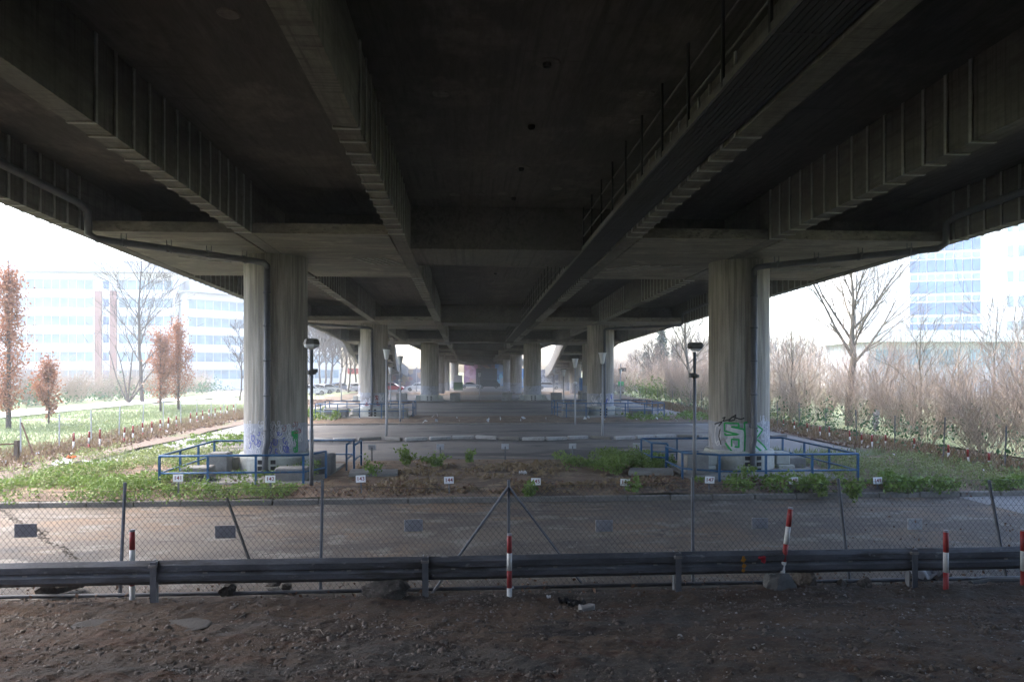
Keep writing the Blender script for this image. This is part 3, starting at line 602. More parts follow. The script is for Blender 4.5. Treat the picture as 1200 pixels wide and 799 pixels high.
# ------------------------------------------------------------------ lamps
def lamp(px, py_base, py_top, kind, label, z0=.0, group='lamp posts under the overpass'):
    x, y = gp(px, py_base, z0); dep = F * (CZ - z0) / (py_base - HOR); h = CZ + (HOR - py_top) / F * dep - z0
    r = empty('lamp_post', (x, y, z0), label, 'lamp post', group)
    p = MB(); p.tube([(0, 0, -.2), (0, 0, h * .38), (0, 0, h * .385), (0, 0, h - .25)], [.055, .052, .042, .04], 10); p.build('pole', 'galv' if kind in ('hex', 'box') else 'pole', r, True)
    if kind == 'hex':
        m = MB(); m.lathe((0, 0, h - .26), [(.06, 0), (.17, .05), (.20, .12)], 6); m.build('lamp_glass', 'lampglass', r)
        m = MB(); m.lathe((0, 0, h - .14), [(.21, 0), (.17, .13), (.1, .15)], 6); m.build('lamp_cap', 'lampdark', r)
        m = MB(); m.lathe((0, 0, h - .86), [(.03, -.05), (.12, -.02), (.13, .04), (.05, .08)], 10); m.box((.09, -.02, h - .8), (.12, .1, .1)); m.build('clamp', 'lampdark', r)
    elif kind == 'box':
        m = MB(); m.bevbox((.02, 0, h - .09), (.36, .3, .16), .04); m.build('lamp_cap', 'lampdark', r)
        m = MB(); m.lathe((.04, 0, h - .23), [(.1, 0), (.15, .06)], 14); m.build('lamp_glass', 'lampglass', r)
        m = MB(); m.lathe((0, 0, h - .9), [(.03, -.04), (.12, -.01), (.12, .05), (.04, .08)], 10); m.box((-.08, -.04, h - .86), (.14, .1, .12)); m.build('clamp', 'lampdark', r)
    else:
        m = MB(); m.lathe((0, 0, h - .52), [(.045, 0), (.08, .03), (.15, .4), (.155, .46)], 12); m.build('lamp_glass', 'lampglass', r)
        m = MB(); m.lathe((0, 0, h - .055), [(.2, 0), (.18, .045), (.08, .055)], 14); m.build('lamp_cap', 'lampdark' if kind == 'cup' else 'lampglass', r)
        if kind == 'cup_box': m = MB(); m.lathe((0, 0, h * .62), [(.03, -.04), (.11, 0), (.11, .07), (.04, .1)], 10); m.build('clamp', 'lampglass', r)
    return r
lamp(365, 568, 397, 'hex', 'grey lamp post with six sided lantern head right of sign 142', .13); lamp(814, 563, 401, 'box', 'grey lamp post with boxy lantern head left of sign 147', .13)
lamp(453, 511, 408, 'cup', 'cup headed lamp post at the wavy kerb in front of the red car'); lamp(706, 512, 413, 'cup_pale', 'cup headed lamp post at the wavy kerb nearest the service road')
lamp(469, 494, 417, 'cup_box', 'cup headed lamp post at the second railing with a small box halfway up', .05); lamp(457.5, 479, 430, 'cup_pale', 'shorter cup headed lamp post behind the second railing beside the red car')
lamp(674, 497, 420, 'cup_box', 'cup headed lamp post in front of the second railing, blue box side', .05); lamp(660.5, 485, 432, 'cup', 'pale thin cup headed lamp post left of the second railing on the road side')
lamp(649, 468, 433, 'cup_pale', 'small far lamp post standing before the silver estate car'); lamp(562, 467, 436, 'cup', 'small far lamp post standing in front of the silver saloon')
lamp(488, 458, 430, 'cup_pale', 'tiny far lamp post behind the white hatchback', -.4); lamp(400, 470, 431, 'cup_pale', 'pale lamp post beside the leafy side lane and the beetle shaped white car'); lamp(727, 472, 432, 'cup', 'far dark lamp post at the service road bend')

# ------------------------------------------------------------------ bay signs with numbers
def text_mesh(txt, size, mat, parent, name='number'):
    cu = bpy.data.curves.new(name, 'FONT'); cu.body = txt; cu.size = size; cu.align_x = 'CENTER'; cu.align_y = 'CENTER'; cu.extrude = .001; cu.offset = size * .012
    t = bpy.data.objects.new(name, cu); COL.objects.link(t); dg = bpy.context.evaluated_depsgraph_get(); me = bpy.data.meshes.new_from_object(t.evaluated_get(dg)); bpy.data.objects.remove(t)
    me.materials.clear(); me.materials.append(M[mat]); o = bpy.data.objects.new(name, me); COL.objects.link(o); o.parent = parent; return o
hints = {141: 'half hidden in weeds', 142: 'in front of the scribbled column', 143: 'by the concrete slab', 144: 'on the bare soil', 145: 'beside a small green plant', 146: 'on the bare soil near the plants', 147: 'beside the boxy lamp post', 148: 'in front of the outer railing', 149: 'in the pale weeds'}
for n, px, py in ((141, 209, 560), (142, 317, 561), (143, 423.5, 561), (144, 526.5, 562.5), (145, 628, 564), (146, 732, 565), (147, 831, 562), (148, 930.5, 563), (149, 1029, 563)):
    z = .46; Y = 16.05; x = xat(px, Y); dep = (x - CX) * sin(TH) + Y * cos(TH); z = CZ - (py - HOR) / F * dep
    r = empty('bay_sign', (x, Y, .1), 'small white parking sign reading %d %s' % (n, hints[n]), 'sign', 'numbered bay signs along the kerb', random.uniform(-.1, .1)); r.rotation_euler = (random.uniform(-.08, .04), random.uniform(-.06, .06), random.uniform(-.12, .12))
    MB().box((0, .012, (z - .1) / 2 - .05), (.035, .02, z - .1)).build('post', 'galv', r); MB().bevbox((0, -.004, z - .1), (.225, .012, .165), .004).build('plate', 'sign', r)
    t = text_mesh(str(n), .125, 'digit', r); t.location = (0, -.0115, z - .1); t.rotation_euler = (pi / 2, 0, 0)
for px, lb in ((436, 'back of a bay sign beside the railing opening at the far edge of the soil'), (516, 'back of a bay sign hidden in the middle green plant'), (592, 'lone grey back of a bay sign at the middle far edge of the soil'), (671, 'back of a bay sign next to the long green plant patch'), (746, 'back of a bay sign inside the long green plant patch')):
    x = xat(px, 22.0); r = empty('bay_sign', (x, 22.0, .1), lb, 'sign', 'bay signs seen from behind'); MB().box((0, -.012, .2), (.04, .02, .5)).build('post', 'galv', r); MB().bevbox((0, .004, .45), (.24, .012, .17), .004).build('plate', 'panel_pale', r)

# ------------------------------------------------------------------ chain-link fence and guardrail
FY = 9.32
fence = empty('chain_link_fence', (0, FY, 0), 'sagging chain link fence on grey steel posts along the car park edge', 'fence')
def fp(px, top_px, py_top, py_bot):
    xb = xat(px, FY); zt = CZ - (py_top - HOR) / F * (FY + (xb - CX) * sin(TH)); xt = xat(top_px, FY); return xb, xt, zt
for (pb, pt, yt, yb) in ((140, 146.5, 565, 695), (375, 378, 562, 692), (596, 596, 562, 706), (812, 811.5, 558, 690), (997, 982, 560, 687), (1182, 1159, 562, 688), (-60, -62, 566, 700)):
    xb, xt, zt = fp(pb, pt, yt, yb); MB().tube([(xb, 0, -.15), (xt, 0, zt)], .022, 6).build('post', 'post', fence)
xm = xat(596, FY)
for d_ in (-1, 1): MB().tube([(xm, -.03, 1.42), (xm + d_ * 1.08, -.12 if d_ < 0 else .25, -.05)], .018, 6).build('brace', 'post', fence)
x0, x1 = -11.5, 11.5; ztop_ = lambda x: 1.44 + .02 * sin(x * 1.4) - .03 * abs(sin(x * 1.32 + .6))
segs = []; pitch = .078; n = int((x1 - x0 + 1.4) / pitch)
H0, H1 = .03, 1.44
for k in range(n):
    for d_ in (-1, 1):
        xa = x0 + k * pitch + (0 if d_ > 0 else 0); yb = FY + (.008 if d_ > 0 else -.008); N = 4
        for q in range(N):
            za, zb = H0 + (H1 - H0) * q / N, H0 + (H1 - H0) * (q + 1) / N; sl = .82
            xa_, xb_ = xa + d_ * sl * (za - H0), xa + d_ * sl * (zb - H0)
            if min(xa_, xb_) < x0 or max(xa_, xb_) > x1: continue
            w_ = lambda x, z: .012 * sin(x * 2.1 + z * 3) + .008 * sin(x * 5.3)
            sc = lambda z, x: z * ztop_(x) / 1.44
            segs.append(((xa_, (yb - FY) + w_(xa_, za), sc(za, xa_)), (xb_, (yb - FY) + w_(xb_, zb), sc(zb, xb_)), .0021, .0021))
for zz in (1.0,): segs += [((x0 + k, w_(x0 + k, 1), zz * ztop_(x0 + k)), (x0 + k + 1, w_(x0 + k + 1, 1), zz * ztop_(x0 + k + 1)), .0022, .0022) for k in range(22)]
segs += [((x0 + k, 0, ztop_(x0 + k)), (x0 + k + 1, 0, ztop_(x0 + k + 1)), .0022, .0022) for k in range(22)]
segs += [((x0 + k, 0, .75 * ztop_(x0 + k)), (x0 + k + 1, 0, .75 * ztop_(x0 + k + 1)), .002, .002) for k in range(22)]
seg_mesh('wire_mesh', segs, 'wire', fence, 3)
MB().tube([(x0, -.06, .075), (-4, -.06, .05), (1, -.06, .055), (x1, -.06, .05)], .027, 8).build('bottom_rail', 'rail', fence, True)
# grey plates hanging behind the mesh
for px, py, w, hh, m, lb in ((30, 621, .285, .18, 'panel', 'dark grey plate on the fence at the far end near a cracked asphalt patch'), (264, 622.5, .27, .17, 'panel', 'dark grey plate on the fence beside the leaning dark stake'), (484.5, 615, .25, .16, 'panel_pale', 'grey plate on the fence between signs 143 and 144'), (708, 615.5, .24, .16, 'panel_pale', 'grey plate on the fence below sign 146'), (890.5, 612.5, .23, .15, 'panel_pale', 'grey plate on the fence left of the leaning red and white post'), (1072, 613.5, .215, .155, 'sign', 'white plate on the fence right of sign 149')):
    Y = FY + .05; x = xat(px, Y); z = CZ - (py - HOR) / F * (Y + (x - CX) * sin(TH)); o = MB().bevbox((0, 0, 0), (w, .012, hh), .004).build('blank_plate', m); o.location = (x, Y, z); o.rotation_euler = (0, random.uniform(-.02, .02), 0); tag(o, lb, 'plate', 'blank plates on the fence')
o = MB().tube([(0, 0, -.05), (-.44, .25, .9)], .022, 6).build('wooden_stake', 'lampdark'); o.location = (xat(296, 9.75), 9.75, .25); o.location.z = .28; tag(o, 'dark stake leaning behind the fence beside a grey plate', 'stake')
# guardrail
GY = 8.93; gr = empty('guardrail', (0, GY, 0), 'dirty grey steel guardrail running across the view in front of the fence', 'guardrail')
prof = [(-.035, 0), (-.05, .02), (-.085, .05), (-.087, .115), (-.062, .135), (-.058, .155), (-.085, .175), (-.088, .25), (-.05, .29), (-.035, .305)]
back = [(y + .006, z) for y, z in prof[::-1]]
m = MB(); zb = lambda x: .292 + .004 * sin(x * .9) + .0015 * x * 0
m.loft([[(x, y + .008 * sin(x * 2.3) * sin(x * 5.1) , z + zb(x)) for y, z in prof + back] for x in np.linspace(-10.5, 10.5, 64)]); m.build('beam', 'rail', gr)
b = Each()
for px in (183.5, 498.5, 792, 1066): 
    x = xat(px, GY); s = MB(); s.box((x - .028, .0, .2), (.012, .09, .80)); s.box((x + .004, -.045 - .06, .2), (.075, .012, .80)) ; s.box((x + .036, -.07, .2), (.012, .06, .80)); s.build('post', 'galv', gr)
    b.box((x, -.1, .545), (.1, .05, .03))
for x in np.arange(-9.8, 10, 1.33):
    for dx in (0, .47): b.box((x + dx, -.06, zb(x) + .145), (.055, .012, .016))
b.build('bolt', 'chip', gr)
m = MB()
for dx, dz, s in ((0, .2, .022), (.0, .235, .012), (.01, .12, .02), (.0, .06, .016)): m.lathe((xat(868, GY) + dx, 0, 0), [(0.001, 0), (.001, .0)], 3) if False else m.box((xat(868, GY) + dx, -.092 if dz > .18 else -.09, zb(0) + dz), (s * 2.2, .012, s * 2.6), 0, 0, .6)
m.build('paint_mark', 'sp_orange', gr); m = MB()
for dx, dz, s in ((0, .225, .014), (.035, .215, .02), (.06, .23, .016), (.055, .2, .014), (.05, .18, .022), (.025, .21, .012)): m.box((xat(887, GY) + dx, -.093, zb(0) + dz), (s * 2.4, .012, s * 2.1), 0, 0, .5)
m.build('paint_mark', 'sp_pink', gr)

# red and white posts
def marker(loc, label, h=.94, lean=(0, 0), r=.033, group='red and white posts by the guardrail', nb=4, cap='panel'):
    e = empty('marker_post', loc, label, 'marker post', group); e.rotation_euler = (lean[0], lean[1], random.random() * 3)
    e.rotation_euler = (lean[0], lean[1], 0)
    for k in range(nb):
        z0 = h * k / nb; m = MB(); m.lathe((0, 0, 0), [(r, z0 - (.12 if k == 0 else 0)), (r, z0 + h / nb - .001)], 12); m.build('band', 'red' if (k % 2 == 1) == (nb % 2 == 0) else 'white', e, True)
    m = MB(); m.lathe((0, 0, h), [(r * 1.02, 0), (r * .9, .025)], 12); m.build('cap', cap, e); return e
x, y = gp(155, 707); marker((x, y, .0), 'upright red and white post nearest the far end of the guardrail with dark stone', .93)
x, y = gp(597, 708.5); marker((x, y, .0), 'upright red and white post in the middle before the braced fence post', .89)
x, y = gp(916, 678, .22); marker((x, y, .22), 'leaning red and white post standing in a lump of concrete', .94, (0, .13))
marker((xat(1108.5, 8.68), 8.68, .06), 'red and white post beside the white plastic sheet', .80, nb=3)
marker((xat(1199, 8.68), 8.68, .06), 'red and white post at the pipe end beyond the white plastic sheet', .80, nb=3)
P = [(gp(86, 527.8), .70, 'beside the leaning rusty stay'), (gp(104, 527.8), .76, None), (gp(117, 525.6), .8, None), (gp(145, 520), .72, None), (gp(156, 517), .7, None), (gp(168, 513), .72, None), (gp(178, 510), .7, None), (gp(188, 507.5), .7, None), (gp(197, 504), .7, None), (gp(207, 502), .7, None), (gp(223, 497.5), .7, None), (gp(231, 496), .68, None), (gp(238, 494), .7, None), (gp(245, 492.5), .7, None), (gp(252, 490.5), .7, None), (gp(259, 489), .7, None), (gp(266, 487), .7, None), (gp(274, 485), .7, None)]
for k, ((x, y), h, lb) in enumerate(P):
    marker((x, y, .02), '%s small red and white post from the rusty barrier along the meadow edge' % ORD[k], h * .92, (random.uniform(-.06, .06), random.uniform(-.06, .06)), .032, 'small red and white posts along the meadow', 3 if k % 2 else 2, 'white')
P = [(1159, 549), (1135, 545), (1111.5, 540), (1072, 528), (1038, 524.5), (1022, 526), (1010, 523), (996, 519), (972, 514), (961, 512), (946, 508), (931, 505), (918, 502)]
for k, (px, py) in enumerate(P):
    x, y = gp(px, py); marker((x, y, .02), '%s small red and white post from the near end of the thicket fence' % ORD[k], .46 + .03 * (k % 3), (random.uniform(-.05, .05), random.uniform(-.05, .05)), .032, 'small red and white posts along the thicket', 2, 'white')

# ------------------------------------------------------------------ side fences
def wire_fence(pts, h, label, name='wire_fence', pitch=.16, wr=.003, lean=.04, mat='post', sp=2.6):
    f = empty(name, (pts[0][0], pts[0][1], 0), label, 'fence'); ox, oy = pts[0]; sg = []
    for (a, b_), (c, d) in zip(pts[:-1], pts[1:]):
        L = math.hypot(c - a, d - b_); n = int(L / sp)
        for k in range(n):
            t = k / n; x, y = a + (c - a) * t - ox, b_ + (d - b_) * t - oy; hh = h * random.uniform(.94, 1.08)
            MB().tube([(x, y, -.1), (x + random.gauss(0, lean), y + random.gauss(0, lean), hh)], .025, 6).build('post', mat, f)
        m = int(L / pitch)
        for k in range(m):
            for s_ in (-1, 1):
                t0, t1 = k / m, k / m + s_ * h * .9 / L
                if 0 <= t1 <= 1: sg.append(((a + (c - a) * t0 - ox, b_ + (d - b_) * t0 - oy, .05), (a + (c - a) * t1 - ox, b_ + (d - b_) * t1 - oy, h * .95), wr, wr))
    seg_mesh('wire_mesh', sg, 'wire', f, 3); return f
wire_fence([(14.75, 14), (15.0, 25), (16.3, 60), (18, 100)], 1.35, 'old mesh fence overgrown with brambles along the thicket')
lf = wire_fence([(-16.6, 24.6), (-16.9, 45), (-17.4, 80)], 1.35, 'thin wire fence on pale posts along the meadow edge', 'meadow_fence', .3, .002, .02, 'panel_pale', 2.2)
o = MB().tube([(0, 0, 1.2), (.75, -.5, 0)], .025, 6).build('rusty_stay', 'rust', None); o.location = (-16.55, 24.55, 0); tag(o, 'rusty stay leaning against the first pale post of the meadow fence', 'stay')
rb = empty('rusty_barrier', (-15.85, 23.2, 0), 'rusty two bar barrier with a stout timber end post at the meadow', 'barrier')
MB().box((0, 0, .3), (.12, .12, .85)).build('post', 'wood', rb); b = MB(); b.tube([(0, 0, .62), (-2.4, -1.7, .64), (-5, -3.5, .6)], .025, 6); b.tube([(0, 0, .06), (-2.4, -1.7, .22), (-5, -3.5, .2)], .025, 6); b.tube([(-1.55, -1.1, .08), (-1.55, -1.1, .63)], .025, 6); b.tube([(-3.6, -2.5, .1), (-3.6, -2.5, .63)], .025, 6); b.build('bar', 'rust', rb)

# ------------------------------------------------------------------ rocks, rubble and litter
def rock(px, py, w, h, label, seed, mat='rock', flat=1.):
    r = np.random.default_rng(seed); import bmesh
    bm = bmesh.new(); bmesh.ops.create_icosphere(bm, subdivisions=4, radius=1)
    offs = r.normal(size=(22, 3)); offs /= np.linalg.norm(offs, axis=1)[:, None]; ds = r.uniform(.5, .85, 22)
    for v in bm.verts:
        p = np.array(v.co)
        for o_, d_ in zip(offs, ds):
            q = p @ o_
            if q > d_: p = p - o_ * (q - d_)
        p = p * (1 + .04 * vnoise(p[0] * 2.3, p[1] * 2.3 + p[2] * 3, seed) + .035 * vnoise(p[0] * 9, p[2] * 9 + p[1] * 8, seed + 1)); v.co = (p[0] * w / 1.35, p[1] * w / 1.35 * .8, p[2] * h / 1.2)
    me = bpy.data.meshes.new('rock'); bm.to_mesh(me); bm.free(); me.materials.append(M[mat])
    o = bpy.data.objects.new('rock', me); COL.objects.link(o); x, y = gp(px, py); o.location = (x, y, h * .34 + .05 + max(0, g(x, y))); o.rotation_euler = (0, 0, r.uniform(0, 6)); return tag(o, label, 'rock', 'loose rocks by the guardrail')
rock(69, 697, .42, .26, 'dark flat sided rock under the guardrail near its far end', 2); rock(267, 699, .22, .17, 'small dark rock under the guardrail between the two leftmost posts', 3); rock(319, 690, .22, .1, 'small flat stone behind the bottom fence rail', 4)
rock(451, 706, .46, .27, 'jagged brown rock beside the second guardrail post', 5); rock(912, 697, .42, .27, 'pale lump of concrete holding the leaning red and white post', 6, 'block_dark'); rock(944, 691, .36, .24, 'dark double rock right of the leaning red and white post', 7)
rock(987, 692, .16, .12, 'small rounded brown stone right of the double rock', 8); rock(1013, 693, .14, .14, 'small dark stone left of the last guardrail post', 9); rock(335, 695, .12, .1, 'small stone right of the flat stone under the guardrail', 10)
# pieces lying on the dirt
def slab_bit(px, py, w, d, t, rz, label, mat='slab', z=None):
    x, y = gp(px, py, .15); m = MB(); n = 9; ph = random.random() * 6; rr = [random.uniform(.72, 1.15) for _ in range(n)]
    m.loft([[(w * .55 * q * k_ * cos(ph + 2 * pi * i / n), d * .6 * q * k_ * sin(ph + 2 * pi * i / n), zz + .25 * t * sin(i * 2.2)) for i, q in enumerate(rr)] for zz, k_ in ((-t, 1.), (t * .3, 1.02), (t * .5, .95))])
    o = m.build('broken_slab', mat); o.location = (x, y, g(x, y) + (.115 if w < .6 else .09)); o.rotation_euler = (random.uniform(-.06, .1), random.uniform(-.12, .12), rz); return tag(o, label, 'slab piece', 'broken slab pieces in the dirt')
slab_bit(110, 737, .42, .24, .05, .5, 'thin broken slab tilted in the dirt at the near edge'); slab_bit(210, 737, .8, .34, .03, .1, 'wide broken slab nearly buried in the dirt'); slab_bit(688, 712, .2, .1, .06, .3, 'small broken tile among black rags in the dirt', 'chip')
for px, py, L, rz, lb in ((345, 752, .3, .3, 'pale twig lying on the dirt left of the middle'), (372, 750, .25, -.8, 'short bent twig beside the longer one on the dirt'), (490, 742, .22, -.3, 'thin dry twig on the dirt near the middle'), (290, 718, .3, .8, 'thin twig on the dirt below the guardrail'), (335, 724, .45, .1, 'dark flat stick on the dirt'), (835, 764, .14, .2, 'small white stick on the dirt')):
    x, y = gp(px, py, .2); o = MB().tube([(-L / 2, 0, 0), (0, .03, .03), (L / 2, 0, .01)], [.004, .005, .002], 5).build('dry_twig', 'wood' if 'dark' in lb else 'stick'); o.location = (x, y, g(x, y) + .12); o.rotation_euler = (0, 0, rz); tag(o, lb, 'twig', 'twigs on the dirt')
# chips: many small stones
def stones(name, n, xr, yr, s0, s1, mat, hfn, dens=None, kind='stuff', emb=.3):
    base = np.array([[1, 0, -.3], [.3, .9, -.3], [-.8, .55, -.3], [-.8, -.6, -.3], [.35, -.9, -.3], [.6, .1, .6], [-.1, .55, .5], [-.45, -.2, .7], [.2, -.5, .55]], float)
    fc = np.array([[0, 1, 5], [1, 6, 5], [1, 2, 6], [2, 7, 6], [2, 3, 7], [3, 8, 7], [3, 4, 8], [4, 0, 5], [4, 5, 8], [5, 6, 7], [5, 7, 8]])
    V = []; Fs = []; k = 0
    while k < n:
        x, y = rng.uniform(*xr), rng.uniform(*yr)
        if dens is not None and rng.random() > dens(x, y): continue
        s = s0 + (s1 - s0) * rng.random() ** 4; a = rng.uniform(0, 6.3); c, sn = cos(a), sin(a); b = base * (1 + .3 * rng.normal(size=(9, 3))) * [s, s * rng.uniform(.5, 1), s * rng.uniform(.4, .9)]
        bx = b[:, 0] * c - b[:, 1] * sn + x; by = b[:, 0] * sn + b[:, 1] * c + y; V.append(np.stack([bx, by, b[:, 2] + hfn(x, y) + s * (.3 - emb)], 1)); Fs.append(fc + 9 * k); k += 1
    return tag(np_mesh(name, np.concatenate(V), np.concatenate(Fs), mat), kind=kind)
bh = lambda x, y: g(x, y) + float(bank_h(np.array(x), np.array(y)))
den = lambda x, y: float(np.clip(.45 + .4 * vnoise(np.array(x * .8), np.array(y * 1.2), 21), .2, 1))
tag(stones('rubble', 15000, (-7.6, 7.6), (5.2, 9.5), .006, .045, 'pebble', bh, den), 'dark rubble and gravel scattered over the dirt bank', 'rubble')
tag(stones('fine_gravel', 14000, (-7.6, 7.6), (5.2, 9.5), .004, .014, 'pebble', lambda x, y: bh(x, y) + .006, den), 'fine gravel covering the dirt bank', 'gravel')
tag(stones('pale_rubble', 3200, (-7.6, 7.6), (5.2, 9.4), .005, .026, 'chip', bh, den), 'pale chips and crumbs of stone scattered over the dirt bank', 'rubble')
tag(stones('gravel', 3500, (-10, 10), (9.4, 13), .006, .022, 'chip', lambda x, y: .006, lambda x, y: float(np.clip((13 - y) / 3.2, .05, 1)) * (.4 + .6 * (vnoise(np.array(x), np.array(y), 31) > 0))), 'loose grit on the asphalt behind the fence', 'gravel')
def litter(name, n, xf, yr, size, mat, z, label, dens=None, up=0.):
    pts = []
    while len(pts) < n:
        y = rng.uniform(*yr); a, b_ = xf(y); x = rng.uniform(a, b_)
        if dens is None or rng.random() < dens(x, y): pts.append((x, y, g(x, y) + z + rng.uniform(0, .03)))
    V, Fc = leaves(pts, size, up, .7); return tag(np_mesh(name, V, Fc, mat), label, 'litter', kind='stuff')
litter('dead_leaves', 6000, lambda y: (-17 - .01 * y, -14.2 - .006 * y), (15, 70), .11, 'litter', .09, 'dead leaves along the meadow edge')
litter('dead_leaves', 4500, lambda y: (13.3 + .02 * max(y - 20, 0), 15.5 + .02 * max(y - 20, 0)), (13, 70), .10, 'litter', .07, 'dead leaves along the thicket edge')
litter('dead_leaves', 900, lambda y: (-13, 13.3), (15.8, 22), .06, 'litter', .14, 'dead leaves and scraps on the planted island')
litter('dead_leaves', 900, lambda y: (-8, 8), (8.6, 10.2), .045, 'litter', .05, 'dead leaves caught along the fence foot')
litter('paper_scraps', 60, lambda y: (-16.5, -14.4), (16, 60), .16, 'plastic', .1, 'pale paper scraps along the meadow edge'); litter('paper_scraps', 70, lambda y: (13.4, 15.4), (15, 60), .14, 'plastic', .1, 'pale paper scraps along the thicket edge'); litter('paper_scraps', 26, lambda y: (-9, 9), (5.5, 9.2), .04, 'plastic', .05, 'tiny white scraps on the dirt bank'); litter('paper_scraps', 26, lambda y: (-11, 11), (38.2, 44), .25, 'plastic', .12, 'white scraps on the second planted island')
pts = [(x0_, FY + rng.normal() * .02, z_) for x0_, z_ in zip(rng.uniform(4.2, 9, 520), rng.uniform(.35, 1.42, 520)) if rng.random() < .25 + .5 * (vnoise(np.array(x0_ * 1.2), np.array(z_ * 2), 51) > 0)]
V, Fc = leaves(pts, .036, 0, .6); tag(np_mesh('dead_leaves', V, Fc, 'litter'), 'dead vine leaves caught in the fence mesh', 'litter', kind='stuff')
(xa_, ya_), (xb_, yb_) = gp(0, 598), gp(92, 656)
def near_line(x, y):
    t = (y - yb_) / (ya_ - yb_); return 1. if abs(x - (xb_ + (xa_ - xb_) * t) - .12 * float(vnoise(np.array(y * 2.), np.array(1.), 3))) < .07 else 0.
tag(stones('crack_grit', 380, (xa_ - .4, xb_ + .4), (yb_, ya_), .012, .05, 'rock', lambda x, y: .006, near_line), 'dark grit filling a long crack in the asphalt', 'gravel')
def crumple(loc, sx, sy, sz, mat, name, label, cat, seed=1, group=None):
    n = 14; r = np.random.default_rng(seed); V = np.zeros((n, n, 3)); u = np.linspace(-.5, .5, n); X, Y = np.meshgrid(u, u)
    V[:, :, 0] = X * sx + r.normal(size=(n, n)) * sx * .02; V[:, :, 1] = Y * sy + r.normal(size=(n, n)) * sy * .02; V[:, :, 2] = np.abs(vnoise(X * 5, Y * 5, seed)) * sz * .5 + r.random((n, n)) * sz * .3
    i = np.arange(n * n).reshape(n, n); Fc = np.stack([i[:-1, :-1], i[:-1, 1:], i[1:, 1:], i[1:, :-1]], -1).reshape(-1, 4); o = np_mesh(name, V.reshape(-1, 3), Fc, mat); o.location = loc; return tag(o, label, cat, group)
x, y = gp(1090, 682); crumple((x, y + .05, .02), .5, .3, .3, 'plastic', 'plastic_sheet', 'crumpled white plastic sheet lying under the guardrail beside a red and white post', 'plastic sheet', 3)
x, y = gp(84, 550); crumple((x, y, .1), 1.0, .5, .25, 'panel_pale', 'dumped_foil', 'silvery dumped foil sheet lying on the verge behind the weeds', 'foil', 4)
x, y = gp(83, 545); crumple((x, y, .2), .22, .16, .14, 'orange', 'orange_bag', 'orange plastic scrap on top of the silvery foil', 'bag', 5); x, y = gp(172, 709); 
for px, py, s, lb in ((173, 709, .06, None), (643, 707, .05, 'small crumpled white paper on the dirt right of the middle post'), (102, 692, .05, 'white scrap on the fence rail beside the dark rock'), (600, 696, .05, 'small white scrap at the foot of the middle red and white post')):
    if lb: x, y = gp(px, py, .06); crumple((x, y, g(x, y) + .13), s, s, s, 'plastic', 'paper_scrap', lb, 'scrap', int(px), 'white paper scraps')
x, y = gp(1025, 515); o = crumple((x, y, .55), .9, .28, .2, 'plastic', 'plastic_bag', 'torn white plastic bag hanging in the overgrown fence', 'plastic bag', 9); o.rotation_euler = (0, pi / 2, .3); o.location.z = .85
x, y = gp(651, 557, .12); crumple((x - .9, y, .16), .22, .15, .12, 'plastic', 'paper_scrap', 'white crumpled paper on the bare soil behind sign 145', 'scrap', 12, 'white paper scraps')
for px, py, w_s, lb in ((676, 709, .22, 'black crumpled rag on the dirt beside a broken tile'), (662, 705, .16, 'smaller black rag left of the crumpled one on the dirt')):
    x, y = gp(px, py, .12); crumple((x, y, g(x, y) + .1), w_s, w_s * .6, .09, 'black', 'rag', lb, 'rag', int(px), 'black rags on the dirt')
m = MB(); m.tube([(-.4, 0, .05), (-.1, .05, .06), (.3, 0, .07), (.6, .02, .1)], [.04, .05, .055, .05], 10)
for k in range(8): m.lathe((.1 + k * .06, .01, .06), [(.06, -.01), (.06, .01)], 8)
o = m.build('corrugated_hose', 'block_dark'); x, y = gp(1170, 689); o.location = (x, y, .02); tag(o, 'short grey ribbed hose lying by the last red and white post', 'hose')

# ------------------------------------------------------------------ weeds and plants
def patch(name, n, reg, hfun, size, mat, label, kind='stuff', z0=.1, up=.5, cat='weeds'):
    """leaves filling a low uneven mound; reg(x,y) gives 0..1 density"""
    (xa, xb, ya, yb), dn = reg; pts = []
    while len(pts) < n:
        k = n; x = rng.uniform(xa, xb, k); y = rng.uniform(ya, yb, k); d = np.array([dn(a, b) for a, b in zip(x, y)]); ok = rng.random(k) < d; x, y, d = x[ok], y[ok], d[ok]
        h = hfun(x, y) * np.sqrt(d); z = h * rng.random(len(x)) ** .6; pts += list(zip(x, y, z + z0))
    V, Fc = leaves(pts[:n], size, up); return tag(np_mesh(name, V, Fc, mat), label, cat, kind=kind)
def blobs(cs):
    def f(x, y):
        d = 0
        for (cx, cy, rx, ry) in cs: d = max(d, 1 - ((x - cx) / rx) ** 2 - ((y - cy) / ry) ** 2)
        d += (.7 * float(vnoise(np.array(x * 1.3), np.array(y * 1.3), 17)) + .4 * float(vnoise(np.array(x * 4), np.array(y * 4), 18))) * (d > -.4)
        return max(0., min(1., d * 1.6))
    return f
wh = lambda h: (lambda x, y: h * (.4 + .55 * np.abs(vnoise(x * 1.1, y * 1.1, 23)) + .25 * np.abs(vnoise(x * 4, y * 4, 24))))
patch('green_weeds', 17000, ((-13.5, -5.2, 15.3, 21), blobs([(-9.9, 16.5, 1.1, .75), (-7.7, 16.6, 1.4, .75), (-10.2, 17.6, 1.2, 1.2), (-6.6, 16.2, 1.2, .5), (-9.9, 17.4, 1.2, 1.0)])), wh(.36), .06, 'weed', 'bright green leafy weeds in front of the scribbled column')
patch('green_weeds', 11000, ((-14.5, -8, 17, 26), blobs([(-12, 19.5, 1.5, 2.6), (-10.4, 22, 1.1, 1.6), (-11.2, 23.5, 1.6, 2)])), wh(.28), .06, 'weed_pale', 'paler grassy weeds between the scribbled column and the meadow')
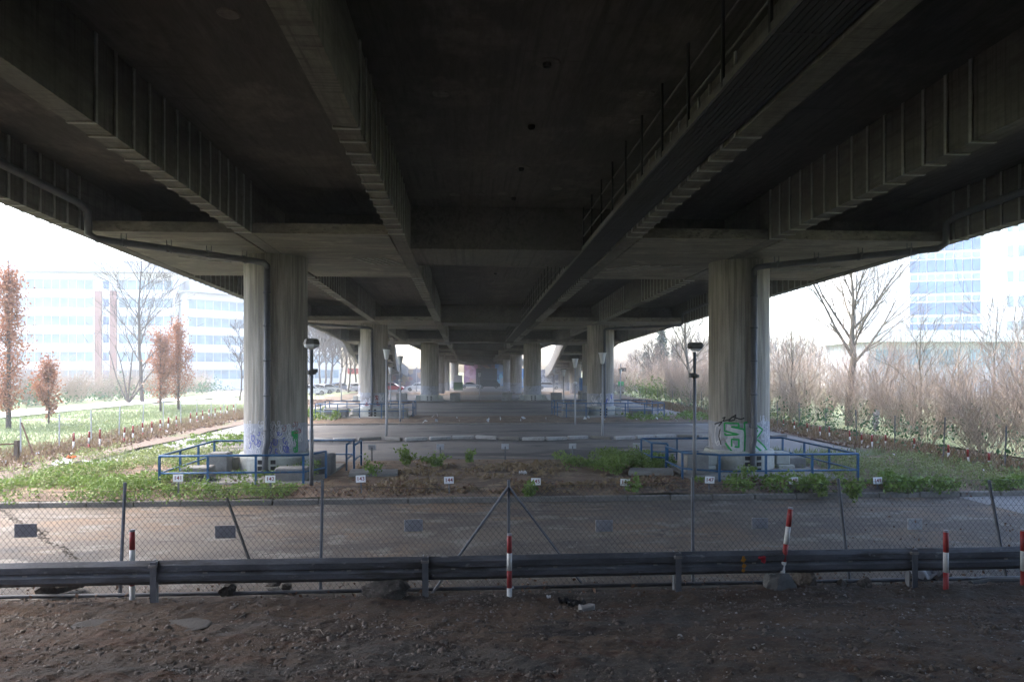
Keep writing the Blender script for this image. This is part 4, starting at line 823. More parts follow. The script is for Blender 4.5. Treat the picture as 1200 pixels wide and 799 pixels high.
patch('green_weeds', 8000, ((1.6, 5.2, 19.0, 22.6), blobs([(3.2, 21.4, 1.5, .7), (4.1, 20.9, .9, .9), (2.6, 20.3, .9, .6), (2.6, 19.6, .35, .4)])), wh(.4), .06, 'weed', 'long patch of green weeds behind sign 146 beside the railing')
patch('green_weeds', 8000, ((7.4, 14.2, 15.4, 22), blobs([(10.3, 17.6, 2.6, 1.9), (12, 17, 1.8, 1.4), (11.4, 19.6, 2, 1.8), (8.6, 17, 1.4, .5)])), wh(.34), .055, 'weed_pale', 'pale yellowish weeds round the outer corner of the railing behind sign 149')
patch('green_weeds', 2600, ((4.6, 12.4, 15.4, 17.2), blobs([(9.3, 15.75, .7, .45), (10.2, 15.8, .55, .4), (12, 15.8, .9, .4), (5.3, 16, .5, .5), (7.1, 16.0, .45, .4), (8.4, 15.9, .4, .4)])), wh(.4), .1, 'weed', 'bright leafy weeds along the kerb between signs 147 and 149')
patch('green_weeds', 1800, ((-14, -9, 40, 47), blobs([(-11.8, 43.5, 1.5, 2.2)])), wh(.45), .16, 'weed', 'green weeds outside the second railing on the meadow side'); patch('green_weeds', 1500, ((8, 16, 38, 45), blobs([(12.2, 41, 1.4, 1.5), (9.2, 40.2, .8, .5), (13.2, 39.6, .8, .7)])), wh(.32), .14, 'weed', 'green weeds between second railing and service road')
patch('green_weeds', 1200, ((-13, -9, 26, 33), blobs([(-11, 30, 1, 2)])), wh(.2), .12, 'weed', 'green weeds at the end of the wavy kerb')
patch('dry_straw', 3500, ((-4.5, 4, 15.9, 21.5), blobs([(-2.2, 17.6, 1.2, .6), (-.6, 18.2, .9, .5), (1, 17, 1.6, .5), (-3, 19.5, 1, .6), (3, 17.3, 1, .5), (0, 20.6, 2, .7)])), wh(.12), .10, 'straw', 'dry straw coloured grass on the island soil', up=.1)
patch('dry_weeds', 3200, ((-9.5, 10, 15.7, 17.6), blobs([(-6.5, 16.4, 1.6, .7), (-4.8, 16.3, .9, .6), (4.5, 16.5, 1.0, .6), (6.9, 16.6, 1.9, .6), (8.5, 16.4, 1.3, .6)])), wh(.2), .06, 'litter', 'brown withered weeds along the kerb in front of the railings', up=.4)
patch('bramble', 6500, ((13.6, 24, 14, 50), blobs([(16.5, 17.5, 1.6, 2.4), (16.2, 22, .8, 1.3), (15.6, 25.5, .8, 1.6), (17, 29, .9, 1.8), (17.2, 20.5, 1.4, 1), (16.4, 34, 1, 2.4), (16.8, 40, .8, 2), (18.5, 18, 1.5, 2)])), wh(1.5), .11, 'weed_dark', 'bramble and ivy leaves climbing through the overgrown fence')
def sprig(px, py, h, n, label, size=.09, z0=.1, spread=.4, mat='weed', group='leafy plants on the island'):
    x, y = gp(px, py, z0); o = empty('leafy_plant', (x, y, z0), label, 'plant', group); sg = []; pts = []
    for k in range(n):
        a = random.uniform(0, 6.3); l = spread * random.uniform(.2, 1); top = np.array([cos(a) * l, sin(a) * l * .7, h * random.uniform(.5, 1)]); mid_ = top * [.4, .4, .6]
        sg += [((0, 0, 0), tuple(mid_), .006, .005), (tuple(mid_), tuple(top), .005, .002)]
        for t in np.linspace(.2, 1, 9): p = (mid_ * (t / .6) if t < .6 else mid_ + (top - mid_) * (t - .6) / .4); pts += [tuple(p + rng.normal(size=3) * size * .5) for _ in range(3)]
    seg_mesh('stem', sg, 'bark', o, 3); V, Fc = leaves(pts, size, .4, .65); np_mesh('leaves', V, Fc, mat, o); return o
sprig(476, 546, .62, 10, 'taller leafy green plant on the far soil edge near the railing opening'); sprig(512, 547, .42, 14, 'low round green plant hiding a bay sign', spread=.6); sprig(549, 543, .45, 6, 'small upright green plant right of the round one', spread=.25); sprig(619, 582, .35, 9, 'small green plant beside sign 145', spread=.3)
sprig(437, 560, .6, 7, 'thin leafy weed by the slab behind sign 143', spread=.3); sprig(666, 545, .3, 7, 'small green plant beside the back of a bay sign', spread=.4); sprig(722, 556, .5, 8, 'leafy green plant growing toward sign 146 from the weed patch', spread=.45); sprig(743, 578, .45, 6, 'thin leafy weed just right of sign 146', spread=.3); sprig(965, 580, .45, 9, 'bright leafy plant between signs 148 and 149', spread=.4); sprig(1000, 584, .4, 10, 'bright leafy plant left of sign 149 over the kerb', spread=.4)
# meadow grass blades
def blades(name, n, xr, yr, h, mat, label, dens=None):
    x = rng.uniform(*xr, n); y = rng.uniform(*yr, n); 
    if dens is not None: ok = rng.random(n) < dens(x, y); x, y = x[ok], y[ok]; n = len(x)
    a = rng.uniform(0, 6.3, n); hh = h * rng.uniform(.5, 1.3, n); ln = rng.normal(size=(n, 2)) * h * .35; w = .02 + .01 * rng.random(n)
    b0 = np.stack([x - w * np.cos(a), y - w * np.sin(a), np.full(n, .0)], 1); b1 = np.stack([x + w * np.cos(a), y + w * np.sin(a), np.full(n, .0)], 1); t = np.stack([x + ln[:, 0], y + ln[:, 1], hh], 1)
    return tag(np_mesh(name, np.stack([b0, b1, t], 1).reshape(-1, 3), np.arange(n * 3).reshape(n, 3), mat), label, 'grass', kind='stuff')
blades('grass', 60000, (-32, -16.5), (16, 60), .16, 'grassb', 'short pale green grass on the meadow'); blades('dry_grass', 14000, (-18.2, -14.8), (14, 60), .26, 'straw', 'dry brown grass along the meadow fence'); blades('dry_grass', 9000, (13.8, 16.5), (12, 60), .3, 'straw', 'dry brown grass along the thicket fence'); blades('grass', 2500, (-13.8, -9.4), (15.6, 26), .2, 'grassb', 'grass around the weeds beside the scribbled column'); blades('grass', 2200, (9, 14.3), (15.7, 24), .3, 'grassb', 'tall pale grass beside the outer railing')

# ------------------------------------------------------------------ trees and shrubs
def grow(segs, p, d, L, r, lev, maxlev, spread, kids, tips, taper=.7, droop=0., rmin=.006):
    n = 4 if lev == 0 else 3; d = d / np.linalg.norm(d)
    for k in range(n):
        d2 = d + rng.normal(size=3) * .09 * (1 if lev else .5); d2[2] += droop; d2 /= np.linalg.norm(d2); q = p + d2 * L / n; r2 = max(rmin, r * (1 - (1 - taper) * (k + 1) / n)); r1 = max(rmin, r * (1 - (1 - taper) * k / n))
        segs.append((p, q, r1, r2)); d, p = d2, q
        if lev < maxlev:
            m = kids[lev] if k >= (2 if lev == 0 else 0) else (kids[lev] // 2 if k == 1 and lev == 0 else 0)
            for _ in range(m):
                a = rng.normal(size=3); a -= d * (a @ d); a /= np.linalg.norm(a) + 1e-6; dd = d * cos(spread) + a * sin(spread) * rng.uniform(.7, 1.3); dd[2] += .18
                grow(segs, p - d2 * L / n * rng.random() * .7, dd, L * rng.uniform(.4, .68), r2 * .55, lev + 1, maxlev, spread, kids, tips, taper * .9, droop, rmin)
    tips.append(p)
def bare_tree(x, y, h, label, mat='bark', r=.16, limbs=12, clear=.3, ang=(.6, 1.15), wide=.42, kids=(0, 2, 2, 1), maxlev=3, name='bare_tree', rmin=.008, group='leafless trees'):
    o = empty(name, (x, y, g(x, y)), label, 'tree', group); tr = []; br = []; n = 12; p = np.array([0, 0, -.2]); P = [p]
    for k in range(n): p = p + np.array([rng.normal() * .012 * h, rng.normal() * .012 * h, (h * .97 + .2) / n]) * [.5, .5, 1]; P.append(p)
    rad = lambda t: max(rmin, r * (1 - .2 * min(t / clear, 1)) * (1 - max(0, t - clear) / (1 - clear) * .9))
    for k in range(n): tr.append((P[k], P[k + 1], rad(k / n), rad((k + 1) / n)))
    for k in range(limbs):
        t = clear + (.93 - clear) * ((k + rng.uniform(.1, .9)) / limbs) ** 1.1; i = min(n - 1, int(t * n)); q = P[i] + (P[i + 1] - P[i]) * (t * n - i)
        a = k * 2.4 + rng.normal() * .4; e = rng.uniform(*ang) * (1 - .35 * t); d = np.array([cos(a) * sin(e), sin(a) * sin(e), cos(e)]); L = h * wide * (1.12 - .75 * (t - clear) / (1 - clear)) * rng.uniform(.8, 1.15)
        grow(br, q, d, L, rad(t) * .55, 1, maxlev, .6, kids, [], .35, .06, rmin)
    seg_mesh('trunk', tr, mat, o, 8); seg_mesh('crown', br, mat, o, 4); return o
def oak(x, y, h, w, label, n):
    o = empty('fastigiate_oak', (x, y, g(x, y)), label, 'tree', 'narrow oaks with withered red leaves'); sg = [((0, 0, -.1), (0, 0, h * .35), .1 * h / 7, .07 * h / 7), ((0, 0, h * .35), (0, 0, h * .97), .07 * h / 7, .01)]; pts = []
    nb = int(46 * h / 7)
    for k in range(nb):
        t = rng.uniform(.1, .92); a = rng.uniform(0, 6.3); prof = w * min(1, (t / .22) ** .8) * (1 - max(0, t - .28) / .74) ** .75; l = prof * rng.uniform(.55, 1.12); z0 = h * t * .9
        e = np.array([cos(a) * l, sin(a) * l, z0 + l * 1.5 + .25]); s = np.array([0, 0, z0]); m_ = (s + e) / 2 + [cos(a) * l * .15, sin(a) * l * .15, -.08]; sg += [(s, m_, .018, .012), (m_, e, .012, .004)]
        m = int(n / nb)
        for _ in range(m):
            q = rng.random() ** .7; p = (s * (1 - q) ** 2 + 2 * q * (1 - q) * m_ + e * q * q) + rng.normal(size=3) * (.07 + .16 * q) * [1, 1, 1.2] * (h / 7) ** .5
            pts.append(p)
    seg_mesh('trunk', sg, 'bark', o, 5); V, Fc = leaves([p for p in pts if p[2] < h * 1.02], .12, -.2, .65); np_mesh('crown', V, Fc, 'redleaf', o); return o
oak(*gp(10, 503), 9.2, 1.15, 'tallest red leaved columnar oak beside the rusty barrier', 6500); oak(*gp(57, 498), 3.95, .78, 'small red leaved columnar oak right of the tallest one', 3200); oak(*gp(188, 483), 6.5, 1.25, 'red leaved columnar oak, shorter of the touching pair', 5200); oak(*gp(209, 481), 7.6, 1.2, 'red leaved columnar oak, taller of the touching pair', 5200)
bare_tree(*gp(167, 472), 15.5, 'tall leafless tree before the office block behind the oaks', r=.2, clear=.2, limbs=16, wide=.33, rmin=.014)
for k in range(3):
    pass
x, y = gp(150, 473); o = empty('bare_tree', (x, y, 0), 'many stemmed leafless tree leaning both ways behind the path', 'tree', 'leafless trees'); sg = []; 
for a in (-.55, -.2, .25, .6, .75): grow(sg, np.array([0, 0, .0]), np.array([a, rng.normal() * .2, 1.]), 5.5, .09, 0, 3, .6, (1, 1, 1), [], .4, 0, .013)
seg_mesh('trunk', [((0, 0, -.3), (0, 0, .25), .2, .16)], 'bark', o, 8); seg_mesh('crown', sg, 'bark', o, 4)
bare_tree(*gp(281, 469), 8.2, 'slim leafless tree beside the scribbled column', r=.09, wide=.25, rmin=.012)
bare_tree(xat(995, 36), 36, 9.6, 'large leafless tree with pale trunk rising from the thicket', 'bark_pale', .22, 14, .36, (.65, 1.2), .5, (0, 3, 2, 2), rmin=.007)
bare_tree(xat(806, 58), 58, 9.0, 'leafless tree with spreading boughs behind the boxy lamp post', 'bark_pale', .17, 13, .3, (.5, 1.1), .5, (0, 3, 2, 1), rmin=.010)
for px, y, h, lb in ((1165, 30, 6.6, 'leafless tree before the glass stair strip of the tower'), (1080, 30, 5.6, 'thin leafless tree before the tower windows'), (1125, 42, 7.0, 'leafless tree behind the thin one at the tower windows'), (925, 40, 6.2, 'thin leafless tree close to the green graffiti column'), (1195, 36, 6.6, 'leafless tree at the thicket end nearest the white plate'), (950, 60, 7.2, 'hazy leafless tree left of the large pale trunked one')):
    bare_tree(xat(px, y), y, h, lb, 'bark_pale', .07, 9, .3, (.4, .9), .34, (0, 2, 1, 1), rmin=.007)
t0 = bare_tree(xat(362, 104), 104, 13, 'first hazy leafless tree in the row behind the parked cars', r=.2, limbs=14, rmin=.03, group='hazy trees behind the car park')
for k, (px, y, s) in enumerate([(374, 112, .9), (386, 106, 1.0), (398, 116, 1.0), (408, 108, .8), (417, 122, 1.0), (424, 128, .95), (380, 128, 1.1), (403, 134, 1.15)]): dup(t0, (xat(px, y), y, g(0, y)), random.random() * 6, '%s hazy leafless tree in the row behind the parked cars' % ORD[k + 1], s)
for k, (px, y, s) in enumerate([(762, 84, .5), (800, 96, .6), (825, 104, .65), (905, 100, .6), (930, 92, .55), (745, 118, .5), (960, 104, .6)]): r_ = dup(t0, (xat(px, y), y, g(0, y)), random.random() * 6, '%s hazy leafless tree beyond the service road thicket' % ORD[k], s); r_['group'] = 'hazy trees beyond the thicket'
def conifer(x, y, h, w, label):
    o = empty('conifer', (x, y, g(x, y)), label, 'tree', 'dark conifers'); seg_mesh('trunk', [((0, 0, -.2), (0, 0, h), .22, .02)], 'bark', o, 6); pts = []
    for k in range(150):
        t = rng.uniform(.08, .99); a = rng.uniform(0, 6.3); l = w * (1 - t) * rng.uniform(.7, 1.1) + .15
        for q in rng.random(55): pts.append((cos(a) * l * q + rng.normal() * .16, sin(a) * l * q + rng.normal() * .16, h * t - l * q * .3 + rng.normal() * .12))
    V, Fc = leaves(pts, .3, -.2, .4); np_mesh('crown', V, Fc, 'conifer', o)
conifer(xat(775, 92), 92, 9.6, 2.6, 'tall blue green conifer behind the service road'); conifer(xat(757, 112), 112, 6.5, 2.3, 'lower blue green conifer left of the tall one'); conifer(xat(792, 100), 100, 7.2, 2.2, 'blue green conifer right of the tall one')
# thicket: upright twiggy shrubs, a few meshes shared by many plants
def shrub_mesh(h, n, mat, seed, rad=.5, rm=.004):
    sg = []
    for k in range(n):
        a = rng.uniform(0, 6.3); rr_ = rad * rng.random() ** .5 * .4; p = np.array([cos(a) * rr_, sin(a) * rr_, -.05]); d = np.array([cos(a) * .42 + rng.normal() * .15, sin(a) * .42 + rng.normal() * .15, 1.])
        grow(sg, p, d, h * rng.uniform(.55, 1.0), .014, 1, 3, .55, (0, 3, 2), [], .45, .01, rm)
    return sg
var = []
for k, (h, n, m) in enumerate(((3.3, 12, 'twig'), (3.8, 11, 'twig_red'), (2.8, 13, 'twig'), (4.2, 10, 'twig_red'), (2.1, 13, 'twig'))):
    o = empty('bare_shrub', (0, 0, 0), '', 'shrub'); seg_mesh('stem', shrub_mesh(h, n, m, k, .8, .005), m, o, 3); var.append(o)
used = set()
def put_shrub(k, x, y, s, label, group):
    v = var[k]
    if k not in used: used.add(k); r = v; r.location = (x, y, g(x, y)); r.scale = (s,) * 3; r['label'] = label
    else: r = dup(v, (x, y, g(x, y)), random.random() * 6, label, s)
    r['group'] = group
for k in range(54):
    y = 13.5 + 52 * (k / 54) ** 1.15 + random.uniform(-.8, .8); row = k % 3; x = 16.2 + .022 * (y - 20) + row * 2.3 + random.uniform(-.7, .9)
    put_shrub(random.choice([0, 1, 2, 3] if row else [4, 2, 0]), x, y, random.uniform(.8, 1.08) * (1.0 if y < 40 else .95), 'leafless reddish brown shrub in the dense thicket beyond the overgrown fence', 'leafless shrubs of the thicket')
for k in range(26): y = 62 + k * 1.9; put_shrub(random.randrange(4), 18.5 + .02 * (y - 20) + random.uniform(-1, 4), y, random.uniform(.8, 1.1), 'hazy leafless shrub at the far end of the thicket along the service road', 'far shrubs of the thicket')
for k in range(46): put_shrub(random.choice([0, 2, 4, 1]), -36.5 - 3.2 * random.random(), 44 + k * 1.25 + random.uniform(-.6, .6), random.uniform(.7, 1.15), 'hazy leafless shrub in the hedge behind the pale path', 'shrubs behind the pale path')
patch('hedge_leaves', 9000, ((-42, -34.5, 42, 100), lambda x, y: 1. if vnoise(np.array(x * .4), np.array(y * .4), 40) > .1 else .15), wh(2.0), .22, 'weed_dark', 'dull green leaves in the hedge behind the pale path')
patch('hedge_leaves', 3500, ((16, 19.5, 36, 75), lambda x, y: 1. if vnoise(np.array(x * .6), np.array(y * .4), 41) > .35 else .08), wh(1.8), .16, 'weed', 'green leaves among the far thicket along the service road')

# ------------------------------------------------------------------ buildings
def office(x0, x1, y, depth, label, nfl=6, fh=3.6, rz=0., org=None, brick=()):
    o = empty('office_building', (org or (x0, y, 0)), label, 'building', 'pale office blocks beyond the meadow', rz); W = x1 - x0; top = nfl * fh + 1.0
    MB().box((W / 2, depth / 2, top / 2 - 1), (W, depth, top + 2)).build('wall', 'wallwhite', o)
    MB().box((W / 2, depth / 2 + .6, top + 1.4), (W - 3, depth - 3, 2.8)).build('roof_storey', 'wallgrey', o)
    MB().box((W / 2, depth / 2 - .8, top + .08), (W + 1.8, depth + 1.8, .22)).build('roof_overhang', 'wallgrey', o)
    for f in range(nfl):
        z = f * fh + 2.15; xs = [0] + [v for b in brick for v in b] + [W]
        for a, b_ in zip(xs[::2], xs[1::2]):
            if b_ - a < 2: continue
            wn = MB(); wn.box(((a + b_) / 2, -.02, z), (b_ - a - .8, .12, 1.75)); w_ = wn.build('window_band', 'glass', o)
            fr_ = MB(); n = int((b_ - a) / 1.6)
            for k in range(n + 1): fr_.box((a + .4 + (b_ - a - .8) * k / n, -.1, z), (.09, .1, 1.75))
            fr_.build('mullion', 'wallwhite', w_)
            MB().box(((a + b_) / 2, -.12, z + .98), (b_ - a, .3, .14)).build('sun_shade', 'wallgrey', o)
    for a, b_ in brick:
        wd = (b_ - a) * .3
        for xx in (a + wd / 2, b_ - wd / 2): MB().box((xx, -.12, nfl * fh * .44), (wd, .4, nfl * fh * .88)).build('brick_panel', 'brick', o)
        s_ = Each()
        for f in range(nfl): s_.box(((a + b_) / 2, -.05, f * fh + 2.2), ((b_ - a) * .25, .16, 1.6))
        s_.build('stair_window', 'glass_blue', o)
    return o
xa, xb = xat(-120, 140), xat(205, 140)
office(xa, xb, 140, 16, 'long white office block with window bands and two brick stair strips', 6, 3.55, brick=((xat(112, 140) - xa, xat(137, 140) - xa),))
office(0, 34, 0, 14, 'lower white office wing set at an angle right of the brick strips', 5, 3.5, RAD(40), (xat(218, 139), 139, 0), ((20, 24),))
# white tower on the thicket side
tw = empty('tower_building', (xat(1062, 100), 100, 0), 'white tower block with a large grid of blue windows', 'building', rz=RAD(-20)); 
MB().box((8, 8, 17), (30, 15.8, 38)).build('wall', 'wallwhite', tw); 
mw = Each(); sw = Each(); fh = 3.2
for f in range(6):
    for c in range(8):
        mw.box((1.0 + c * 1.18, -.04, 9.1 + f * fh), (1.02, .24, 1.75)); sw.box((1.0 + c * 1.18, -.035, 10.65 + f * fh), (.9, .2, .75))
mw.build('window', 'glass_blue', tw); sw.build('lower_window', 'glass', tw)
nw = Each()
for f in range(7):
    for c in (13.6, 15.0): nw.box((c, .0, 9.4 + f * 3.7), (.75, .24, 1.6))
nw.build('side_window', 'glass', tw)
pn = Each(); bl = Each()
for f in range(14): (bl if f % 2 else pn).box((17.0, -.06, 5 + f * 1.9), (1.0, .3, 1.85))
bl.build('stair_window', 'glass_blue', tw); pn.build('stair_panel', 'wallgrey', tw)
for xx in (16.42, 17.58): MB().box((xx, -.1, 16), (.14, .4, 32)).build('stair_frame', 'brick', tw)
tw2 = empty('tower_building', (xat(1010, 130), 130, 0), 'pale slab tower behind the large leafless tree with one brick strip', 'building'); MB().box((12, 8, 17), (24, 16, 36)).build('wall', 'wallwhite', tw2); MB().box((2, -.1, 15), (1.6, .4, 32)).build('brick_panel', 'brick', tw2)
s_ = Each()
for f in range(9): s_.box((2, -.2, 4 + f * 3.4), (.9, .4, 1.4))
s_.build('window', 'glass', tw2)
lb = empty('low_hall', (xat(1040, 70), 70, 0), 'low hall with pale flat roof in front of the tower', 'building', rz=RAD(-4)); MB().box((10, 5, 2.5), (24, 10, 7)).build('wall', 'wallgrey', lb); MB().box((10, 4.5, 6.6), (26, 12, 1.2)).build('roof', 'wallwhite', lb)
m = Each()
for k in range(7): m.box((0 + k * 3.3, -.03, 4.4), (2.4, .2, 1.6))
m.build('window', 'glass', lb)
hs = empty('house', (-52, 150, -1), 'hazy pale house beyond the parked cars on the meadow side', 'building'); MB().box((6, 5, 3), (14, 10, 7)).build('wall', 'wallwhite', hs); MB().prism([(-1.5, 6.4), (13.5, 6.4), (6, 10)], -.5, 10.5).build('roof', 'brick', hs)
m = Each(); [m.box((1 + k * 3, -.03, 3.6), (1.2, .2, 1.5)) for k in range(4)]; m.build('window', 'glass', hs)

# walls at the far end
def wall(name, x0, x1, y, h, mat, label, rz=0., z=-1.2, d=.6):
    o = MB().box((0, 0, h / 2), (x1 - x0, d, h)).build(name, mat); o.location = ((x0 + x1) / 2, y, z); o.rotation_euler = (0, 0, rz); return tag(o, label, 'wall')
wall('mural_wall', xat(543.5, 182), xat(560, 182), 182, 6.3, 'mural_pink', 'pink and violet painted wall at the far end under the deck'); wall('mural_wall', xat(580, 182), xat(592, 182), 182, 6.3, 'mural_blue', 'bright blue painted wall at the far end right of the dark shed')
wall('mural_wall', xat(559.9, 183), xat(580.2, 183), 183, 6.3, 'graf_dark', 'dusky painted wall above the dark shed')
sh = empty('dark_shed', (xat(570, 176), 176, -1.2), 'dark flat shed in front of the painted walls', 'shed'); MB().box((0, 0, 2.3), (5.4, 3, 4.6)).build('wall', 'navy', sh); MB().box((0, 0, 4.66), (5.6, 3.2, .12)).build('roof', 'lampdark', sh)
wall('mural_wall', 8.5, 26, 168, 4.4, 'graf', 'pale blue and white graffiti wall behind the silver estate car'); wall('mural_wall', -24, -7, 168, 4.6, 'graf_dark', 'dark graffiti wall behind the white hatchback')
wall('mural_wall', 8.6, 12.6, 160, 4.6, 'mural_blue', 'bright blue painted panel behind the silver estate car bonnet')

# ------------------------------------------------------------------ cars
def car(x, y, rz, col, label, kind='hatch', s=1., group='cars parked beyond the columns'):
    c = empty('parked_van' if kind == 'van' else 'parked_car', (x, y, g(x, y)), label, 'van' if kind == 'van' else 'car', group, rz); c.scale = (s,) * 3
    if kind == 'van': L, W, body, cab = 5.0, 1.9, [(-2.5, .35), (2.45, .35), (2.5, .9), (2.2, 1.15), (-2.5, 1.15)], [(-2.48, 1.15), (2.15, 1.15), (1.55, 1.95), (-2.45, 1.98)]
    elif kind == 'hatch': L, W, body, cab = 3.9, 1.68, [(-1.95, .3), (1.9, .3), (1.97, .62), (1.75, .82), (.95, .92), (-1.85, .95), (-1.97, .7)], [(-1.8, .94), (1.0, .91), (.35, 1.38), (-.3, 1.48), (-1.35, 1.42)]
    elif kind == 'estate': L, W, body, cab = 4.7, 1.75, [(-2.35, .3), (2.3, .3), (2.38, .6), (2.2, .78), (1.1, .92), (-2.3, .95), (-2.38, .7)], [(-2.22, .94), (1.15, .91), (.4, 1.4), (-.6, 1.45), (-1.95, 1.42)]
    else: L, W, body, cab = 4.5, 1.72, [(-2.25, .3), (2.2, .3), (2.28, .6), (2.1, .78), (1.05, .9), (-1.4, .95), (-2.2, .9), (-2.3, .65)], [(-1.55, .94), (1.1, .89), (.4, 1.36), (-.35, 1.42), (-1.0, 1.36)]
    hw = W / 2
    b = MB(); b.loft([[(px, sy * hw * k, pz if k > .97 else pz + (.02 if pz < .5 else -.02)) for px, pz in body] for sy, k in ((-1, 1.), (-1, .96), (1, .96), (1, 1.))][::1]) if False else b.loft([[(px * .985, -hw, pz) for px, pz in body], [(px, -hw + .08, pz) for px, pz in body], [(px, hw - .08, pz) for px, pz in body], [(px * .985, hw, pz) for px, pz in body]])
    bo = b.build('body', col, c)
    inset = lambda q: [(px * (1 if pz < 1 else .97), pz) for px, pz in q]
    r = MB(); zt = max(z for _, z in cab); secs = []
    for sy in (-1, 1):
        secs.append([(px, sy * (hw - .04 - (.16 if pz > 1.0 + .1 * (kind == 'van') else 0)), pz) for px, pz in cab])
    r.loft(secs); r.build('cabin', col, c)
    w = MB()
    for sy in (-1, 1):
        zl = min(z for _, z in cab); sh_ = lambda px, pz: (px, sy * (hw - .035 - .16 * (pz - zl) / (zt - zl) + .012), pz)
        cx_ = sum(p for p, _ in cab) / len(cab); pts = [(cx_ + (px - cx_) * .86, zl + (pz - zl) * .82 + .045) for px, pz in cab]
        if kind == 'van': pts = [(1.0, 1.22), (1.9, 1.22), (1.45, 1.8), (1.0, 1.8)]
        w.loft([[sh_(*p) for p in pts], [(lambda q: (q[0], q[1] - sy * .03, q[2]))(sh_(*p)) for p in pts]])
    w.build('side_window', 'glass_car', c)
    fr_ = MB(); a, b_ = cab[1], cab[2]
    for (p, q), off in (((cab[1], cab[2]), .015), ((cab[0], cab[-1]), -.015)):
        yy0, yy1 = hw - .14, hw - .26; fr_.loft([[(p[0] * .94 + q[0] * .06 + off, -yy0, p[1] * .9 + q[1] * .1), (p[0] * .94 + q[0] * .06 + off, yy0, p[1] * .9 + q[1] * .1), (q[0] * .9 + p[0] * .1 + off, yy1, q[1] * .9 + p[1] * .1), (q[0] * .9 + p[0] * .1 + off, -yy1, q[1] * .9 + p[1] * .1)], [(p[0] * .94 + q[0] * .06 - off, -yy0, p[1] * .9 + q[1] * .1), (p[0] * .94 + q[0] * .06 - off, yy0, p[1] * .9 + q[1] * .1), (q[0] * .9 + p[0] * .1 - off, yy1, q[1] * .9 + p[1] * .1), (q[0] * .9 + p[0] * .1 - off, -yy1, q[1] * .9 + p[1] * .1)]])
    fr_.build('windscreen', 'glass_car', c)
    for wx_ in (-L * .31, L * .32):
        for sy in (-1, 1):
            t = MB(); t.tube([(wx_, sy * (hw - .2), .31), (wx_, sy * (hw + .01), .31)], .31, 16); wo = t.build('wheel', 'tyre', c); q = MB(); q.tube([(wx_, sy * (hw - .05), .31), (wx_, sy * (hw + .02), .31)], .19, 12); q.build('rim', 'rim', wo)
    for sy in (-1, 1): MB().box((L / 2 - .08, sy * (hw - .25), .64), (.14, .3, .13)).build('headlight', 'lens', c); MB().box((-L / 2 + .06, sy * (hw - .2), .75), (.14, .22, .16)).build('tail_light', 'lens_red', c)
    return c
car(xat(460, 118), 118, 0, 'car_red', 'red hatchback parked beyond the second railing'); car(xat(489, 122), 122, pi, 'car_white', 'white rounded hatchback beside the third row column'); car(xat(552, 150), 150, 0, 'car_silver', 'silver saloon parked in front of the pink mural', 'saloon')
car(xat(573, 154), 154, 0, 'car_black', 'dark van parked in front of the dark shed', 'van'); car(xat(643, 138), 138, 0, 'car_silver', 'silver estate car right of the third row column', 'estate'); car(xat(536.5, 158), 158, 0, 'car_silver', 'partly hidden pale car next to the green container', 'hatch')
car(xat(414, 118), 118, pi / 2 + .3, 'car_white', 'white rounded car facing the side lane under the hazy trees', 'hatch', 1.); car(xat(400, 122), 122, .5, 'car_blue', 'blue car left of the white rounded car'); car(xat(722, 100), 100, pi / 2, 'car_white', 'white car at the far bend of the service road'); car(xat(740, 118), 118, .6, 'car_white', 'second white car beside the thicket end of the service road', 'saloon')
for k, px in enumerate((362, 372, 383)): car(xat(px, 92 + 6 * k), 92 + 6 * k, .5 + .2 * k, ['car_white', 'car_silver', 'car_white'][k], ['white saloon nearest the scribbled column in the far car park', 'silver saloon in the middle of the far car park row', 'white saloon at the far end of the car park row'][k], 'saloon')
# boxes and signs in the distance
bx = empty('container', (xat(537, 128), 128, g(0, 128)), 'green and white container beside a far column', 'container'); MB().box((0, 0, .75), (1.7, 1.6, 1.5)).build('lower_box', 'green_box', bx); MB().box((0, 0, 2.15), (1.5, 1.4, 1.28)).build('upper_box', 'panel_pale', bx)
bx = empty('container', (xat(685, 70), 70, 0), 'light blue box on a pale base half behind the second row column', 'container'); MB().bevbox((0, 0, 1.6), (1.0, 1.0, 1.3), .05).build('upper_box', 'bluebox', bx); MB().bevbox((0, 0, .45), (1.2, 1.2, .9), .05).build('base', 'block', bx)
bx = empty('switch_box', (xat(598, 130), 130, g(0, 130)), 'pale cabinet with a dark stripe beside the dark van', 'cabinet'); MB().bevbox((0, 0, 1.2), (1.3, 1, 2.4), .05).build('cabinet', 'panel_pale', bx); MB().box((0, -.51, 1.5), (1.1, .06, .2)).build('stripe', 'lens_red', bx)
sg_ = empty('road_sign', (xat(727.5, 90), 90, g(0, 90)), 'green sign on a thin pole at the service road bend', 'sign'); MB().tube([(0, 0, 0), (0, 0, 4.2)], .05, 8).build('pole', 'galv', sg_); MB().box((0, -.07, 1.5), (.75, .05, .6)).build('plate', 'sign_green', sg_); MB().box((.35, -.07, 3.4), (.7, .1, .5)).build('box', 'lampdark', sg_)
sg_ = empty('red_board', (xat(417, 135), 135, g(0, 135)), 'red board on two poles above the white rounded car', 'sign'); MB().box((0, 0, 3.6), (3.2, .12, 1.1)).build('board', 'sign_red', sg_); 
for dx in (-1.2, 1.2): MB().tube([(dx, .1, 0), (dx, .1, 3.5)], .06, 8).build('pole', 'galv', sg_)

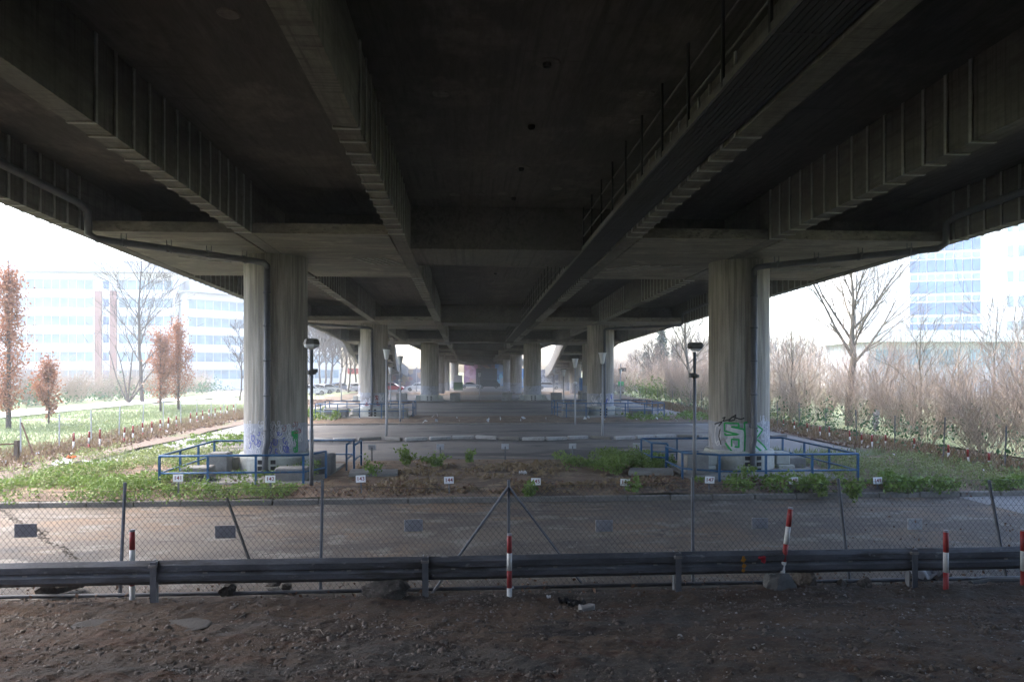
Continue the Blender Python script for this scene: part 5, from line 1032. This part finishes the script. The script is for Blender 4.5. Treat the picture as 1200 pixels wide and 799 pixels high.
# ------------------------------------------------------------------ haze, light, camera
hz = MB().box((0, 85, 19.5), (330, 250, 47)).build('haze', 'white'); tag(hz, 'pale morning haze filling the air', 'haze', kind='stuff')
hm = bpy.data.materials.new('haze air'); hm.use_nodes = True; nt = hm.node_tree; nt.nodes.clear(); out = nt.nodes.new('ShaderNodeOutputMaterial'); pv = nt.nodes.new('ShaderNodeVolumePrincipled')
pv.inputs['Color'].default_value = (.93, .96, 1., 1); pv.inputs['Density'].default_value = .0015; pv.inputs['Anisotropy'].default_value = .0
nt.links.new(pv.outputs[0], out.inputs['Volume']); hz.data.materials.clear(); hz.data.materials.append(hm)

w = bpy.data.worlds.new('World'); S.world = w; w.use_nodes = True; nt = w.node_tree; bg = nt.nodes['Background']; sky = nt.nodes.new('ShaderNodeTexSky'); sky.sky_type = 'NISHITA'; sky.sun_disc = False
SE, SR = 56, -60      # veiled sun, high and to the left
sky.sun_elevation = RAD(SE); sky.sun_rotation = RAD(SR); sky.air_density = 1.0; sky.dust_density = 4.5; sky.ozone_density = 1.5; sky.altitude = 50
nt.links.new(sky.outputs[0], bg.inputs[0]); bg.inputs[1].default_value = .15
L = bpy.data.lights.new('Sun', 'SUN'); L.energy = .5; L.angle = RAD(50); L.color = (1, .985, .96); sun = bpy.data.objects.new('Sun', L); COL.objects.link(sun)
sd = Vector((sin(RAD(SR)) * cos(RAD(SE)), cos(RAD(SR)) * cos(RAD(SE)), sin(RAD(SE)))); sun.rotation_euler = sd.to_track_quat('Z', 'Y').to_euler(); sun.location = (0, 0, 60)

cam = bpy.data.cameras.new('Camera'); cam.lens = 24; cam.sensor_width = 36; cam.shift_y = (HOR - 399.5) / 1200; cam.clip_end = 4000; cam.clip_start = .1
co = bpy.data.objects.new('Camera', cam); COL.objects.link(co); co.location = (CX, 0, CZ); co.rotation_euler = (pi / 2, 0, -TH); S.camera = co
S.render.engine = 'CYCLES'; S.render.resolution_x, S.render.resolution_y = 1024, 681
S.view_settings.view_transform = 'Standard'; S.view_settings.look = 'None'; S.view_settings.gamma = 1; S.view_settings.exposure = 3.17; S.view_settings.use_curve_mapping = False
c = S.cycles; c.use_denoising = True; c.max_bounces = 8; c.diffuse_bounces = 4; c.glossy_bounces = 3; c.transmission_bounces = 4; c.volume_bounces = 1; c.transparent_max_bounces = 8; c.sample_clamp_indirect = 6; c.caustics_reflective = False; c.caustics_refractive = False
